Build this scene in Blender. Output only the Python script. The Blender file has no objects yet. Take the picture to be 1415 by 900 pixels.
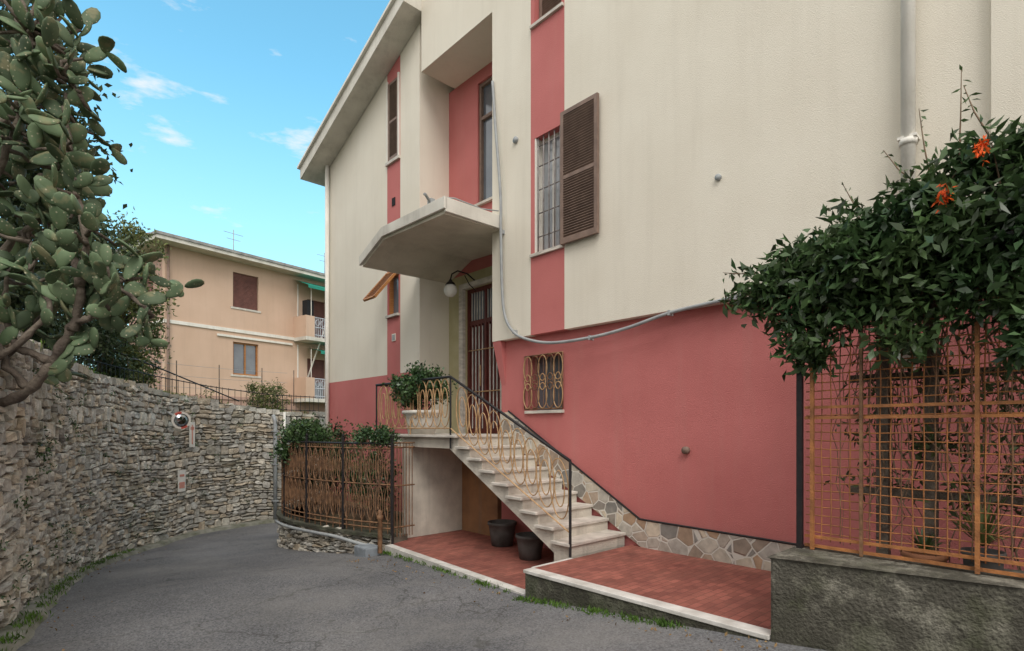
import bpy, math, random
import numpy as np
from mathutils import Vector, Matrix
random.seed(7); rng=np.random.default_rng(7)
S=bpy.context.scene
# ---------------------------------------------------------------- materials
def mat(name,c1,c2=None,scale=4,rough=.85,bump=.2,bscale=60,island=0.0,metal=0,streak=0.0,streakcol=(.2,.18,.14),detail=4,spec=.3,stretch=(1,1,1),bdist=.02,transl=0,dirt=None):
    m=bpy.data.materials.new(name); m.use_nodes=True
    N=m.node_tree.nodes; L=m.node_tree.links
    b=N['Principled BSDF']; b.inputs['Roughness'].default_value=rough; b.inputs['Metallic'].default_value=metal
    b.inputs['Specular IOR Level'].default_value=spec
    tc=N.new('ShaderNodeTexCoord'); mp=N.new('ShaderNodeMapping'); mp.inputs['Scale'].default_value=stretch
    L.new(tc.outputs['Object'],mp.inputs['Vector'])
    no=N.new('ShaderNodeTexNoise'); no.inputs['Scale'].default_value=scale; no.inputs['Detail'].default_value=detail
    L.new(mp.outputs[0],no.inputs['Vector'])
    cr=N.new('ShaderNodeValToRGB'); cr.color_ramp.elements[0].position=.32; cr.color_ramp.elements[1].position=.68
    c2=c2 or tuple(v*.8 for v in c1)
    cr.color_ramp.elements[0].color=(*c2,1); cr.color_ramp.elements[1].color=(*c1,1)
    L.new(no.outputs['Fac'],cr.inputs['Fac']); col=cr.outputs['Color']
    if island>0:
        g=N.new('ShaderNodeNewGeometry'); mr=N.new('ShaderNodeMapRange')
        mr.inputs['To Min'].default_value=1-island; mr.inputs['To Max'].default_value=1+island
        L.new(g.outputs['Random Per Island'],mr.inputs['Value'])
        mx=N.new('ShaderNodeMix'); mx.data_type='RGBA'; mx.blend_type='MULTIPLY'; mx.inputs[0].default_value=1
        L.new(col,mx.inputs[6]); L.new(mr.outputs[0],mx.inputs[7]); col=mx.outputs[2]
    if streak>0:
        mp2=N.new('ShaderNodeMapping'); mp2.inputs['Scale'].default_value=(2.6,2.6,.2)
        L.new(tc.outputs['Object'],mp2.inputs['Vector'])
        n2=N.new('ShaderNodeTexNoise'); n2.inputs['Scale'].default_value=1.6; n2.inputs['Detail'].default_value=5; n2.inputs['Roughness'].default_value=.68
        L.new(mp2.outputs[0],n2.inputs['Vector'])
        mr=N.new('ShaderNodeMapRange'); mr.inputs['From Min'].default_value=.5; mr.inputs['From Max'].default_value=.78; mr.inputs['To Max'].default_value=streak
        L.new(n2.outputs['Fac'],mr.inputs['Value'])
        mx=N.new('ShaderNodeMix'); mx.data_type='RGBA'; L.new(mr.outputs[0],mx.inputs[0]); L.new(col,mx.inputs[6]); mx.inputs[7].default_value=(*streakcol,1); col=mx.outputs[2]
    if dirt:
        sx=N.new('ShaderNodeSeparateXYZ'); L.new(tc.outputs['Object'],sx.inputs[0])
        n3=N.new('ShaderNodeTexNoise'); n3.inputs['Scale'].default_value=5; n3.inputs['Detail'].default_value=4
        L.new(tc.outputs['Object'],n3.inputs['Vector'])
        mr=N.new('ShaderNodeMapRange'); mr.inputs['From Min'].default_value=dirt[1]; mr.inputs['From Max'].default_value=dirt[0]
        L.new(sx.outputs['Z'],mr.inputs['Value'])
        mu=N.new('ShaderNodeMath'); mu.operation='MULTIPLY'; L.new(mr.outputs[0],mu.inputs[0]); L.new(n3.outputs['Fac'],mu.inputs[1])
        mu2=N.new('ShaderNodeMath'); mu2.operation='MULTIPLY'; mu2.use_clamp=True; L.new(mu.outputs[0],mu2.inputs[0]); mu2.inputs[1].default_value=dirt[2]
        mx=N.new('ShaderNodeMix'); mx.data_type='RGBA'; L.new(mu2.outputs[0],mx.inputs[0]); L.new(col,mx.inputs[6]); mx.inputs[7].default_value=(*dirt[3],1); col=mx.outputs[2]
    L.new(col,b.inputs['Base Color'])
    if bump>0:
        n4=N.new('ShaderNodeTexNoise'); n4.inputs['Scale'].default_value=bscale; n4.inputs['Detail'].default_value=2
        L.new(mp.outputs[0],n4.inputs['Vector'])
        bp=N.new('ShaderNodeBump'); bp.inputs['Strength'].default_value=bump; bp.inputs['Distance'].default_value=bdist
        L.new(n4.outputs['Fac'],bp.inputs['Height']); L.new(bp.outputs[0],b.inputs['Normal'])
    if transl>0:
        tr=N.new('ShaderNodeBsdfTranslucent'); L.new(col,tr.inputs['Color']); ms=N.new('ShaderNodeMixShader'); ms.inputs[0].default_value=transl
        L.new(b.outputs[0],ms.inputs[1]); L.new(tr.outputs[0],ms.inputs[2]); L.new(ms.outputs[0],N['Material Output'].inputs['Surface'])
    return m
CREAM=mat('cream_stucco',(.75,.70,.60),(.70,.645,.545),scale=1.0,bump=.55,bscale=110,bdist=.008,streak=.26,streakcol=(.52,.47,.39))
RED=mat('red_stucco',(.54,.175,.165),(.48,.15,.14),scale=1.3,bump=.6,bscale=100,bdist=.010,streak=.28,streakcol=(.48,.24,.21),dirt=(.0,.9,.5,(.32,.13,.11)))
OLIVE=mat('ochre_plaster',(.48,.44,.27),(.42,.38,.22),bump=.4)
SOFF=mat('canopy_concrete',(.62,.57,.47),(.52,.47,.38),scale=2.5,bump=.4,bscale=40,streak=.4,streakcol=(.3,.27,.22))
ROOFM=mat('roof_concrete',(.70,.67,.60),(.54,.51,.45),scale=2,bump=.3,streak=.45,streakcol=(.25,.23,.2))
WHITE=mat('white_paint',(.78,.75,.69),(.70,.67,.60),scale=3,bump=.15,streak=.25)
BROWN=mat('brown_shutter_paint',(.24,.165,.13),(.17,.115,.09),scale=8,rough=.55,bump=.1)
ORW=mat('varnished_wood',(.42,.19,.06),(.3,.12,.04),scale=6,rough=.45,stretch=(1,1,6))
DOORW=mat('door_wood',(.13,.03,.022),(.08,.018,.014),scale=5,rough=.4,stretch=(6,6,1),bump=.1)
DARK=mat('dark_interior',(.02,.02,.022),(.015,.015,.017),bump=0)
GLASS=mat('window_glass',(.16,.18,.20),(.10,.11,.13),scale=1.5,rough=.08,bump=.02,spec=.8)
CURT=mat('curtain_glass',(.40,.42,.44),(.25,.27,.30),scale=2,rough=.12,bump=.0,spec=.8,stretch=(1,6,.4))
BLACK=mat('black_iron',(.015,.015,.017),(.025,.02,.02),scale=20,rough=.45,bump=.15)
GOLD=mat('tan_painted_iron',(.52,.34,.18),(.36,.21,.10),scale=14,rough=.5,bump=.2)
RUST=mat('rust_brown_iron',(.27,.145,.075),(.11,.06,.035),scale=12,rough=.6,bump=.3)
ORUST=mat('orange_iron',(.46,.19,.065),(.22,.095,.04),scale=8,rough=.6,bump=.3)
GREY=mat('grey_conduit',(.36,.38,.38),(.27,.28,.29),scale=6,rough=.5,bump=.1)
WBAR=mat('iron_bars',(.30,.28,.27),(.18,.15,.14),scale=15,rough=.5,bump=.1)
MARB=mat('travertine',(.68,.63,.56),(.44,.41,.36),scale=5,rough=.55,bump=.3,bscale=30,stretch=(1,1,4),streak=.3)
CURB=mat('white_marble_kerb',(.70,.68,.64),(.45,.43,.39),scale=5,rough=.6,bump=.2)
CONC=mat('plaster_under_stairs',(.66,.61,.52),(.46,.42,.36),scale=3,bump=.4,bscale=40,streak=.7,streakcol=(.25,.23,.2))
MOSSC=mat('mossy_concrete',(.26,.245,.20),(.07,.07,.045),scale=4.5,bump=.9,bscale=45,bdist=.02,detail=6,dirt=(-.1,.45,1.1,(.035,.045,.02)))
def mossy():
    N=MOSSC.node_tree.nodes; L=MOSSC.node_tree.links; b=N['Principled BSDF']; src=b.inputs['Base Color'].links[0].from_socket
    tc=N.new('ShaderNodeTexCoord'); n=N.new('ShaderNodeTexNoise'); n.inputs['Scale'].default_value=3.5; n.inputs['Detail'].default_value=8; n.inputs['Roughness'].default_value=.78; L.new(tc.outputs['Object'],n.inputs['Vector'])
    mr=N.new('ShaderNodeMapRange'); mr.inputs['From Min'].default_value=.44; mr.inputs['From Max'].default_value=.54; mr.inputs['To Max'].default_value=.8; L.new(n.outputs['Fac'],mr.inputs['Value'])
    mx=N.new('ShaderNodeMix'); mx.data_type='RGBA'; L.new(mr.outputs[0],mx.inputs[0]); L.new(src,mx.inputs[6]); mx.inputs[7].default_value=(.05,.046,.036,1); L.new(mx.outputs[2],b.inputs['Base Color'])
mossy()
def stone_mat(name,cols,base_noise=7):
    m=bpy.data.materials.new(name); m.use_nodes=True; N=m.node_tree.nodes; L=m.node_tree.links; b=N['Principled BSDF']; b.inputs['Roughness'].default_value=.9; b.inputs['Specular IOR Level'].default_value=.2
    g=N.new('ShaderNodeNewGeometry'); cr=N.new('ShaderNodeValToRGB'); e=cr.color_ramp.elements
    e[0].color=(*cols[0],1); e[0].position=0; e[1].color=(*cols[-1],1); e[1].position=1
    for i,c in enumerate(cols[1:-1]):
        x=e.new((i+1)/(len(cols)-1)); x.color=(*c,1)
    L.new(g.outputs['Random Per Island'],cr.inputs['Fac'])
    tc=N.new('ShaderNodeTexCoord'); no=N.new('ShaderNodeTexNoise'); no.inputs['Scale'].default_value=base_noise; no.inputs['Detail'].default_value=5; no.inputs['Roughness'].default_value=.68
    L.new(tc.outputs['Object'],no.inputs['Vector'])
    mr=N.new('ShaderNodeMapRange'); mr.inputs['From Min'].default_value=.3; mr.inputs['From Max'].default_value=.7; mr.inputs['To Min'].default_value=.58; mr.inputs['To Max'].default_value=1.25
    L.new(no.outputs['Fac'],mr.inputs['Value'])
    mx=N.new('ShaderNodeMix'); mx.data_type='RGBA'; mx.blend_type='MULTIPLY'; mx.inputs[0].default_value=1
    L.new(cr.outputs[0],mx.inputs[6]); L.new(mr.outputs[0],mx.inputs[7])
    n2=N.new('ShaderNodeTexNoise'); n2.inputs['Scale'].default_value=1.1; n2.inputs['Detail'].default_value=5; n2.inputs['Roughness'].default_value=.7; L.new(tc.outputs['Object'],n2.inputs['Vector'])
    m2=N.new('ShaderNodeMapRange'); m2.inputs['From Min'].default_value=.53; m2.inputs['From Max'].default_value=.72; m2.inputs['To Max'].default_value=.65
    L.new(n2.outputs['Fac'],m2.inputs['Value'])
    mx2=N.new('ShaderNodeMix'); mx2.data_type='RGBA'; L.new(m2.outputs[0],mx2.inputs[0]); L.new(mx.outputs[2],mx2.inputs[6]); mx2.inputs[7].default_value=(.16,.165,.10,1)
    L.new(mx2.outputs[2],b.inputs['Base Color'])
    n3=N.new('ShaderNodeTexNoise'); n3.inputs['Scale'].default_value=30; n3.inputs['Detail'].default_value=4; L.new(tc.outputs['Object'],n3.inputs['Vector'])
    bp=N.new('ShaderNodeBump'); bp.inputs['Strength'].default_value=.75; bp.inputs['Distance'].default_value=.03; L.new(n3.outputs['Fac'],bp.inputs['Height']); L.new(bp.outputs[0],b.inputs['Normal'])
    return m
STONE=stone_mat('dry_stone',[(.64,.59,.50),(.46,.43,.38),(.71,.67,.58),(.56,.46,.34),(.42,.41,.38),(.68,.65,.58),(.35,.33,.30),(.60,.52,.40)])
SBACK=mat('wall_joints',(.20,.18,.14),(.10,.09,.07),scale=6,bump=.5,bscale=20)
TERRA=mat('earth',(.16,.12,.075),(.08,.07,.04),scale=3,bump=.6,bscale=20)
GRASSY=mat('grassy_ground',(.10,.13,.045),(.06,.065,.03),scale=3,bump=.9,bscale=25,bdist=.05)
LEAF=mat('vine_leaf',(.095,.155,.055),(.035,.078,.03),scale=2.5,rough=.33,bump=0,island=.6,spec=.5,transl=.22)
LEAFD=mat('dark_tree_leaf',(.085,.115,.045),(.035,.055,.025),scale=.7,rough=.5,bump=0,island=.55,transl=.2)
LEAFY=mat('yellow_green_leaf',(.19,.20,.065),(.09,.12,.04),scale=1.2,rough=.5,bump=0,island=.5,transl=.25)
GRASSB=mat('grass_blade',(.12,.22,.035),(.06,.12,.02),scale=3,rough=.6,bump=0,island=.4,transl=.25)
BARK=mat('bark',(.17,.14,.11),(.08,.062,.05),scale=9,bump=.8,bscale=30,bdist=.02)
STEM=mat('dry_stem',(.28,.19,.125),(.13,.09,.06),scale=10,bump=.3)
FLOW=mat('orange_flower',(.9,.16,.02),(.8,.10,.02),scale=20,rough=.5,bump=0,transl=.2)
CACT=mat('cactus_pad',(.14,.195,.105),(.055,.09,.045),scale=4,rough=.65,bump=0,island=.45)
def cactus_dots():
    N=CACT.node_tree.nodes; L=CACT.node_tree.links; b=N['Principled BSDF']
    src=b.inputs['Base Color'].links[0].from_socket
    tc=N.new('ShaderNodeTexCoord')
    n=N.new('ShaderNodeTexNoise'); n.inputs['Scale'].default_value=9; n.inputs['Detail'].default_value=4; L.new(tc.outputs['Object'],n.inputs['Vector'])
    m0=N.new('ShaderNodeMapRange'); m0.inputs['From Min'].default_value=.56; m0.inputs['From Max'].default_value=.66; m0.inputs['To Max'].default_value=.55; L.new(n.outputs['Fac'],m0.inputs['Value'])
    mx0=N.new('ShaderNodeMix'); mx0.data_type='RGBA'; L.new(m0.outputs[0],mx0.inputs[0]); L.new(src,mx0.inputs[6]); mx0.inputs[7].default_value=(.25,.22,.12,1)
    v=N.new('ShaderNodeTexVoronoi'); v.inputs['Scale'].default_value=26; v.inputs['Randomness'].default_value=.35
    L.new(tc.outputs['Object'],v.inputs['Vector'])
    mr=N.new('ShaderNodeMapRange'); mr.inputs['From Min'].default_value=.22; mr.inputs['From Max'].default_value=.13; mr.inputs['To Max'].default_value=.9
    L.new(v.outputs['Distance'],mr.inputs['Value'])
    mx=N.new('ShaderNodeMix'); mx.data_type='RGBA'; L.new(mr.outputs[0],mx.inputs[0]); L.new(mx0.outputs[2],mx.inputs[6]); mx.inputs[7].default_value=(.42,.39,.27,1)
    L.new(mx.outputs[2],b.inputs['Base Color'])
cactus_dots()
def asphalt():
    m=mat('asphalt',(.165,.164,.168),(.118,.118,.122),scale=.9,rough=.92,bump=.9,bscale=150,bdist=.01,detail=6)
    N=m.node_tree.nodes; L=m.node_tree.links; b=N['Principled BSDF']; col=b.inputs['Base Color'].links[0].from_socket
    tc=N.new('ShaderNodeTexCoord')
    v=N.new('ShaderNodeTexVoronoi'); v.inputs['Scale'].default_value=75; L.new(tc.outputs['Object'],v.inputs['Vector'])
    bw=N.new('ShaderNodeRGBToBW'); L.new(v.outputs['Color'],bw.inputs[0])
    mr=N.new('ShaderNodeMapRange'); mr.inputs['To Min'].default_value=.4; mr.inputs['To Max'].default_value=1.65; L.new(bw.outputs[0],mr.inputs['Value'])
    mx=N.new('ShaderNodeMix'); mx.data_type='RGBA'; mx.blend_type='MULTIPLY'; mx.inputs[0].default_value=.9
    L.new(col,mx.inputs[6]); L.new(mr.outputs[0],mx.inputs[7])
    nn=N.new('ShaderNodeTexNoise'); nn.inputs['Scale'].default_value=2.2; nn.inputs['Detail'].default_value=5; L.new(tc.outputs['Object'],nn.inputs['Vector'])
    ad=N.new('ShaderNodeMix'); ad.data_type='RGBA'; ad.blend_type='LINEAR_LIGHT'; ad.inputs[0].default_value=.35; L.new(tc.outputs['Object'],ad.inputs[6]); L.new(nn.outputs['Color'],ad.inputs[7])
    v2=N.new('ShaderNodeTexVoronoi'); v2.feature='DISTANCE_TO_EDGE'; v2.inputs['Scale'].default_value=.45; L.new(ad.outputs[2],v2.inputs['Vector'])
    m2=N.new('ShaderNodeMapRange'); m2.inputs['From Min'].default_value=.008; m2.inputs['From Max'].default_value=.0; m2.inputs['To Max'].default_value=.7; L.new(v2.outputs['Distance'],m2.inputs['Value'])
    mx2=N.new('ShaderNodeMix'); mx2.data_type='RGBA'; L.new(m2.outputs[0],mx2.inputs[0]); L.new(mx.outputs[2],mx2.inputs[6]); mx2.inputs[7].default_value=(.05,.05,.045,1)
    n3=N.new('ShaderNodeTexNoise'); n3.inputs['Scale'].default_value=.55; n3.inputs['Detail'].default_value=7; n3.inputs['Roughness'].default_value=.72; L.new(tc.outputs['Object'],n3.inputs['Vector'])
    m3=N.new('ShaderNodeMapRange'); m3.inputs['From Min'].default_value=.46; m3.inputs['From Max'].default_value=.70; m3.inputs['To Max'].default_value=.6; L.new(n3.outputs['Fac'],m3.inputs['Value'])
    mx3=N.new('ShaderNodeMix'); mx3.data_type='RGBA'; L.new(m3.outputs[0],mx3.inputs[0]); L.new(mx2.outputs[2],mx3.inputs[6]); mx3.inputs[7].default_value=(.26,.25,.235,1)
    L.new(mx3.outputs[2],b.inputs['Base Color']); return m
ASPH=asphalt()
def tiles():
    m=mat('red_clay_tiles',(.38,.135,.10),(.26,.09,.07),scale=3,rough=.7,bump=.3,bscale=50)
    N=m.node_tree.nodes; L=m.node_tree.links; b=N['Principled BSDF']; col=b.inputs['Base Color'].links[0].from_socket
    tc=N.new('ShaderNodeTexCoord'); br=N.new('ShaderNodeTexBrick'); br.inputs['Scale'].default_value=1; br.inputs['Brick Width'].default_value=.15; br.inputs['Row Height'].default_value=.075; br.inputs['Mortar Size'].default_value=.004
    br.inputs['Color1'].default_value=(1,1,1,1); br.inputs['Color2'].default_value=(.68,.68,.68,1); br.inputs['Mortar'].default_value=(.5,.55,.55,1)
    L.new(tc.outputs['Object'],br.inputs['Vector'])
    mx=N.new('ShaderNodeMix'); mx.data_type='RGBA'; mx.blend_type='MULTIPLY'; mx.inputs[0].default_value=1; L.new(col,mx.inputs[6]); L.new(br.outputs['Color'],mx.inputs[7])
    n3=N.new('ShaderNodeTexNoise'); n3.inputs['Scale'].default_value=1.8; n3.inputs['Detail'].default_value=6; n3.inputs['Roughness'].default_value=.72; L.new(tc.outputs['Object'],n3.inputs['Vector'])
    m3=N.new('ShaderNodeMapRange'); m3.inputs['From Min'].default_value=.5; m3.inputs['From Max'].default_value=.75; m3.inputs['To Max'].default_value=.6; L.new(n3.outputs['Fac'],m3.inputs['Value'])
    mx3=N.new('ShaderNodeMix'); mx3.data_type='RGBA'; L.new(m3.outputs[0],mx3.inputs[0]); L.new(mx.outputs[2],mx3.inputs[6]); mx3.inputs[7].default_value=(.16,.08,.06,1)
    L.new(mx3.outputs[2],b.inputs['Base Color']); return m
TILE=tiles()
def crazy():
    m=mat('crazy_paving_stone',(.5,.44,.34),bump=.4,rough=.75)
    N=m.node_tree.nodes; L=m.node_tree.links; b=N['Principled BSDF']
    tc=N.new('ShaderNodeTexCoord'); mp=N.new('ShaderNodeMapping'); mp.inputs['Scale'].default_value=(0,1,1); L.new(tc.outputs['Object'],mp.inputs[0])
    v=N.new('ShaderNodeTexVoronoi'); v.inputs['Scale'].default_value=5.5; L.new(mp.outputs[0],v.inputs['Vector'])
    v2=N.new('ShaderNodeTexVoronoi'); v2.feature='DISTANCE_TO_EDGE'; v2.inputs['Scale'].default_value=5.5; L.new(mp.outputs[0],v2.inputs['Vector'])
    bw=N.new('ShaderNodeRGBToBW'); L.new(v.outputs['Color'],bw.inputs[0])
    cr=N.new('ShaderNodeValToRGB'); e=cr.color_ramp.elements; e[0].position=.2; e[0].color=(.22,.21,.19,1); e[1].position=.8; e[1].color=(.52,.45,.35,1); x=e.new(.45); x.color=(.38,.26,.17,1); x=e.new(.6); x.color=(.40,.38,.34,1)
    L.new(bw.outputs[0],cr.inputs[0])
    n=N.new('ShaderNodeTexNoise'); n.inputs['Scale'].default_value=12; n.inputs['Detail'].default_value=5; L.new(tc.outputs['Object'],n.inputs['Vector'])
    mr0=N.new('ShaderNodeMapRange'); mr0.inputs['To Min'].default_value=.5; mr0.inputs['To Max'].default_value=1.5; L.new(n.outputs['Fac'],mr0.inputs['Value'])
    mxx=N.new('ShaderNodeMix'); mxx.data_type='RGBA'; mxx.blend_type='MULTIPLY'; mxx.inputs[0].default_value=1; L.new(cr.outputs[0],mxx.inputs[6]); L.new(mr0.outputs[0],mxx.inputs[7])
    mr=N.new('ShaderNodeMapRange'); mr.inputs['From Min'].default_value=.03; mr.inputs['From Max'].default_value=.05; L.new(v2.outputs['Distance'],mr.inputs['Value'])
    mx=N.new('ShaderNodeMix'); mx.data_type='RGBA'; L.new(mr.outputs[0],mx.inputs[0]); mx.inputs[6].default_value=(.58,.55,.49,1); L.new(mxx.outputs[2],mx.inputs[7]); L.new(mx.outputs[2],b.inputs['Base Color'])
    bp=[q for q in N if q.type=='BUMP'][0]; L.new(mr.outputs[0],bp.inputs['Height']); bp.inputs['Strength'].default_value=.7
    return m
CRAZY=crazy()
PEACH=mat('peach_stucco',(.62,.44,.33),(.56,.39,.285),scale=.8,bump=.2,streak=.3,streakcol=(.44,.31,.24))
PINKD=mat('dusty_pink_stucco',(.46,.30,.24),(.40,.26,.205),scale=.8,bump=.2,streak=.3,streakcol=(.3,.2,.16))
GREENA=mat('green_awning',(.02,.24,.17),(.015,.18,.13),rough=.8,bump=0)
POTD=mat('dark_pot',(.12,.115,.11),(.07,.065,.06),scale=6,rough=.7)
TERC=mat('terracotta',(.38,.17,.09),(.25,.11,.06),scale=6,rough=.8)
REDP=mat('red_sign_paint',(.62,.14,.10),(.5,.10,.08),rough=.4,bump=0)
MIRR=mat('mirror_glass',(.6,.65,.7),(.55,.6,.65),rough=.05,metal=1,bump=0)
GLOBE=mat('opal_glass',(.75,.73,.68),(.7,.68,.62),rough=.25,bump=0)
# ---------------------------------------------------------------- mesh builder
class MB:
    def __init__(s): s.v=[]; s.f=[]; s.mi=[]; s.mats=[]; s.sm=[]
    def m(s,mt):
        if mt not in s.mats: s.mats.append(mt)
        return s.mats.index(mt)
    def add(s,vs,fs,mt,smooth=False):
        o=len(s.v); s.v+= [tuple(v) for v in vs]; i=s.m(mt)
        for f in fs: s.f.append(tuple(a+o for a in f)); s.mi.append(i); s.sm.append(smooth)
    def box(s,x0,x1,y0,y1,z0,z1,mt):
        vs=[(x,y,z) for z in(z0,z1) for y in(y0,y1) for x in(x0,x1)]
        s.add(vs,[(0,2,3,1),(4,5,7,6),(0,1,5,4),(2,6,7,3),(0,4,6,2),(1,3,7,5)],mt)
    def obox(s,c,ax,ay,az,mt):
        c,ax,ay,az=map(Vector,(c,ax,ay,az))
        vs=[c+ax*i+ay*j+az*k for k in(-1,1) for j in(-1,1) for i in(-1,1)]
        s.add(vs,[(0,2,3,1),(4,5,7,6),(0,1,5,4),(2,6,7,3),(0,4,6,2),(1,3,7,5)],mt)
    def prismX(s,prof,x0,x1,mt,smooth=False):
        n=len(prof); vs=[(x0,y,z) for y,z in prof]+[(x1,y,z) for y,z in prof]
        fs=[tuple(range(n)),tuple(range(2*n-1,n-1,-1))]+[(i,i+n,(i+1)%n+n,(i+1)%n) for i in range(n)]
        s.add(vs,fs,mt)
    def prismZ(s,prof,z0,z1,mt):
        n=len(prof); vs=[(x,y,z0) for x,y in prof]+[(x,y,z1) for x,y in prof]
        fs=[tuple(range(n)),tuple(range(2*n-1,n-1,-1))]+[(i,(i+1)%n,(i+1)%n+n,i+n) for i in range(n)]
        s.add(vs,fs,mt)
    def tube(s,pts,r,mt,n=6,closed=False):
        pts=[Vector(p) for p in pts]; rs=r if isinstance(r,(list,tuple)) else [r]*len(pts)
        N=len(pts); vs=[]; up=None
        for i,p in enumerate(pts):
            if closed: d=pts[(i+1)%N]-pts[i-1]
            else: d=pts[min(i+1,N-1)]-pts[max(i-1,0)]
            d.normalize()
            if up is None:
                up=Vector((0,0,1)) if abs(d.z)<.9 else Vector((1,0,0))
            a=d.cross(up)
            if a.length<1e-4: a=d.cross(Vector((1,.3,.2)))
            a.normalize(); b=a.cross(d); b.normalize(); up=b
            for k in range(n):
                t=2*math.pi*k/n; vs.append(p+(a*math.cos(t)+b*math.sin(t))*rs[i])
        fs=[]
        for i in range(N if closed else N-1):
            j=(i+1)%N
            for k in range(n): fs.append((i*n+k,i*n+(k+1)%n,j*n+(k+1)%n,j*n+k))
        if not closed: fs+=[tuple(range(n-1,-1,-1)),tuple(range((N-1)*n,N*n))]
        s.add(vs,fs,mt,n>4)
    def bar(s,a,b,r,mt,n=4): s.tube([a,b],r,mt,n)
    def lathe(s,c,prof,mt,n=24,sx=1,sy=1,rot=0):
        vs=[]; cx,cy,cz=c; cr,sr=math.cos(rot),math.sin(rot)
        for r,z in prof:
            for k in range(n):
                t=2*math.pi*k/n; a=r*math.cos(t)*sx; b=r*math.sin(t)*sy
                vs.append((cx+a*cr-b*sr,cy+a*sr+b*cr,cz+z))
        fs=[(i*n+k,i*n+(k+1)%n,(i+1)*n+(k+1)%n,(i+1)*n+k) for i in range(len(prof)-1) for k in range(n)]
        s.add(vs,fs,mt,True)
    def obj(s,name,parent=None,bevel=0):
        me=bpy.data.meshes.new(name); me.from_pydata(s.v,[],s.f)
        for m in s.mats: me.materials.append(m)
        me.polygons.foreach_set('material_index',s.mi); me.polygons.foreach_set('use_smooth',s.sm); me.update()
        o=bpy.data.objects.new(name,me); S.collection.objects.link(o)
        if parent: o.parent=parent
        if bevel>0:
            b=o.modifiers.new('b','BEVEL'); b.width=bevel; b.segments=2; b.limit_method='ANGLE'
        return o
def empty(name,loc=(0,0,0),rot=0):
    e=bpy.data.objects.new(name,None); e.location=loc; e.rotation_euler=(0,0,rot); e.empty_display_size=.2; S.collection.objects.link(e); return e
def unit(a): return a/np.maximum(np.linalg.norm(a,axis=1,keepdims=True),1e-6)
def leaves(name,C,Ln,W,mt,parent=None,bias=(0,0,0)):
    C=np.asarray(C,dtype=float); n=len(C)
    d=rng.normal(size=(n,3))+np.array(bias)
    d=unit(d); sd=unit(np.cross(d,rng.normal(size=(n,3)))); nn=np.cross(d,sd)
    l=(Ln*rng.uniform(.6,1.3,size=(n,1))); w=W*rng.uniform(.7,1.2,size=(n,1))
    v=np.stack([C,C+d*l*.5+sd*w*.5+nn*w*.2,C+d*l-nn*l*.12,C+d*l*.5-sd*w*.5+nn*w*.2],axis=1).reshape(-1,3)
    me=bpy.data.meshes.new(name); me.vertices.add(4*n); me.vertices.foreach_set('co',v.ravel())
    me.loops.add(4*n); me.loops.foreach_set('vertex_index',np.arange(4*n)); me.polygons.add(n)
    me.polygons.foreach_set('loop_start',np.arange(n)*4); me.polygons.foreach_set('loop_total',np.full(n,4)); me.materials.append(mt); me.update(); me.validate()
    o=bpy.data.objects.new(name,me); S.collection.objects.link(o)
    if parent: o.parent=parent
    return o
def clumps(center,rad,nc,nl,cr,shell=.55):
    c=np.array(center); R=np.array(rad); d=unit(rng.normal(size=(nc,3))); r=rng.uniform(shell**3,1,size=(nc,1))**(1/3)
    cc=c+d*r*R
    pts=[]
    for q in cc:
        k=int(nl*rng.uniform(.5,1.5)); pts.append(q+rng.normal(size=(k,3))*cr*rng.uniform(.5,1.2))
    return cc,np.concatenate(pts)
def interp(x,xs,ys): return float(np.interp(x,xs,ys))
RZY=[-30,-5,0,1.7,4.3,7.3,8.2,10.4,14,40]; RZZ=[.9,.15,.04,-.04,-.31,-.38,-.48,-.70,-1.05,-1.1]
def rz(y): return interp(y,RZY,RZZ)
def catmull(P,n=10):
    P=[np.array(p,float) for p in P]; P=[2*P[0]-P[1]]+P+[2*P[-1]-P[-2]]; out=[]
    for i in range(1,len(P)-2):
        for k in range(n):
            t=k/n; a,b,c,d=P[i-1:i+3]
            out.append(.5*((2*b)+(c-a)*t+(2*a-5*b+4*c-d)*t*t+(3*b-a-3*c+d)*t**3))
    out.append(P[-2]); return np.array(out)
# ---------------------------------------------------------------- ground, road
g=MB(); g.add([(-600,-600,-1.7),(600,-600,-1.7),(600,600,-1.7),(-600,600,-1.7)],[(0,1,2,3)],GRASSY); g.obj('ground')
ys=np.concatenate([np.arange(-30,-2,2),np.arange(-2,18,.25)]); xs=np.arange(-4,16.1,.5); vs=[];fs=[]
for y in ys:
    for x in xs: vs.append((x,y,rz(y)+.012*math.sin(x*1.3+y*.7)))
nx=len(xs)
for j in range(len(ys)-1):
    for i in range(nx-1): fs.append((j*nx+i,j*nx+i+1,(j+1)*nx+i+1,(j+1)*nx+i))
g=MB(); g.add(vs,fs,ASPH,True); g.obj('road')
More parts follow.
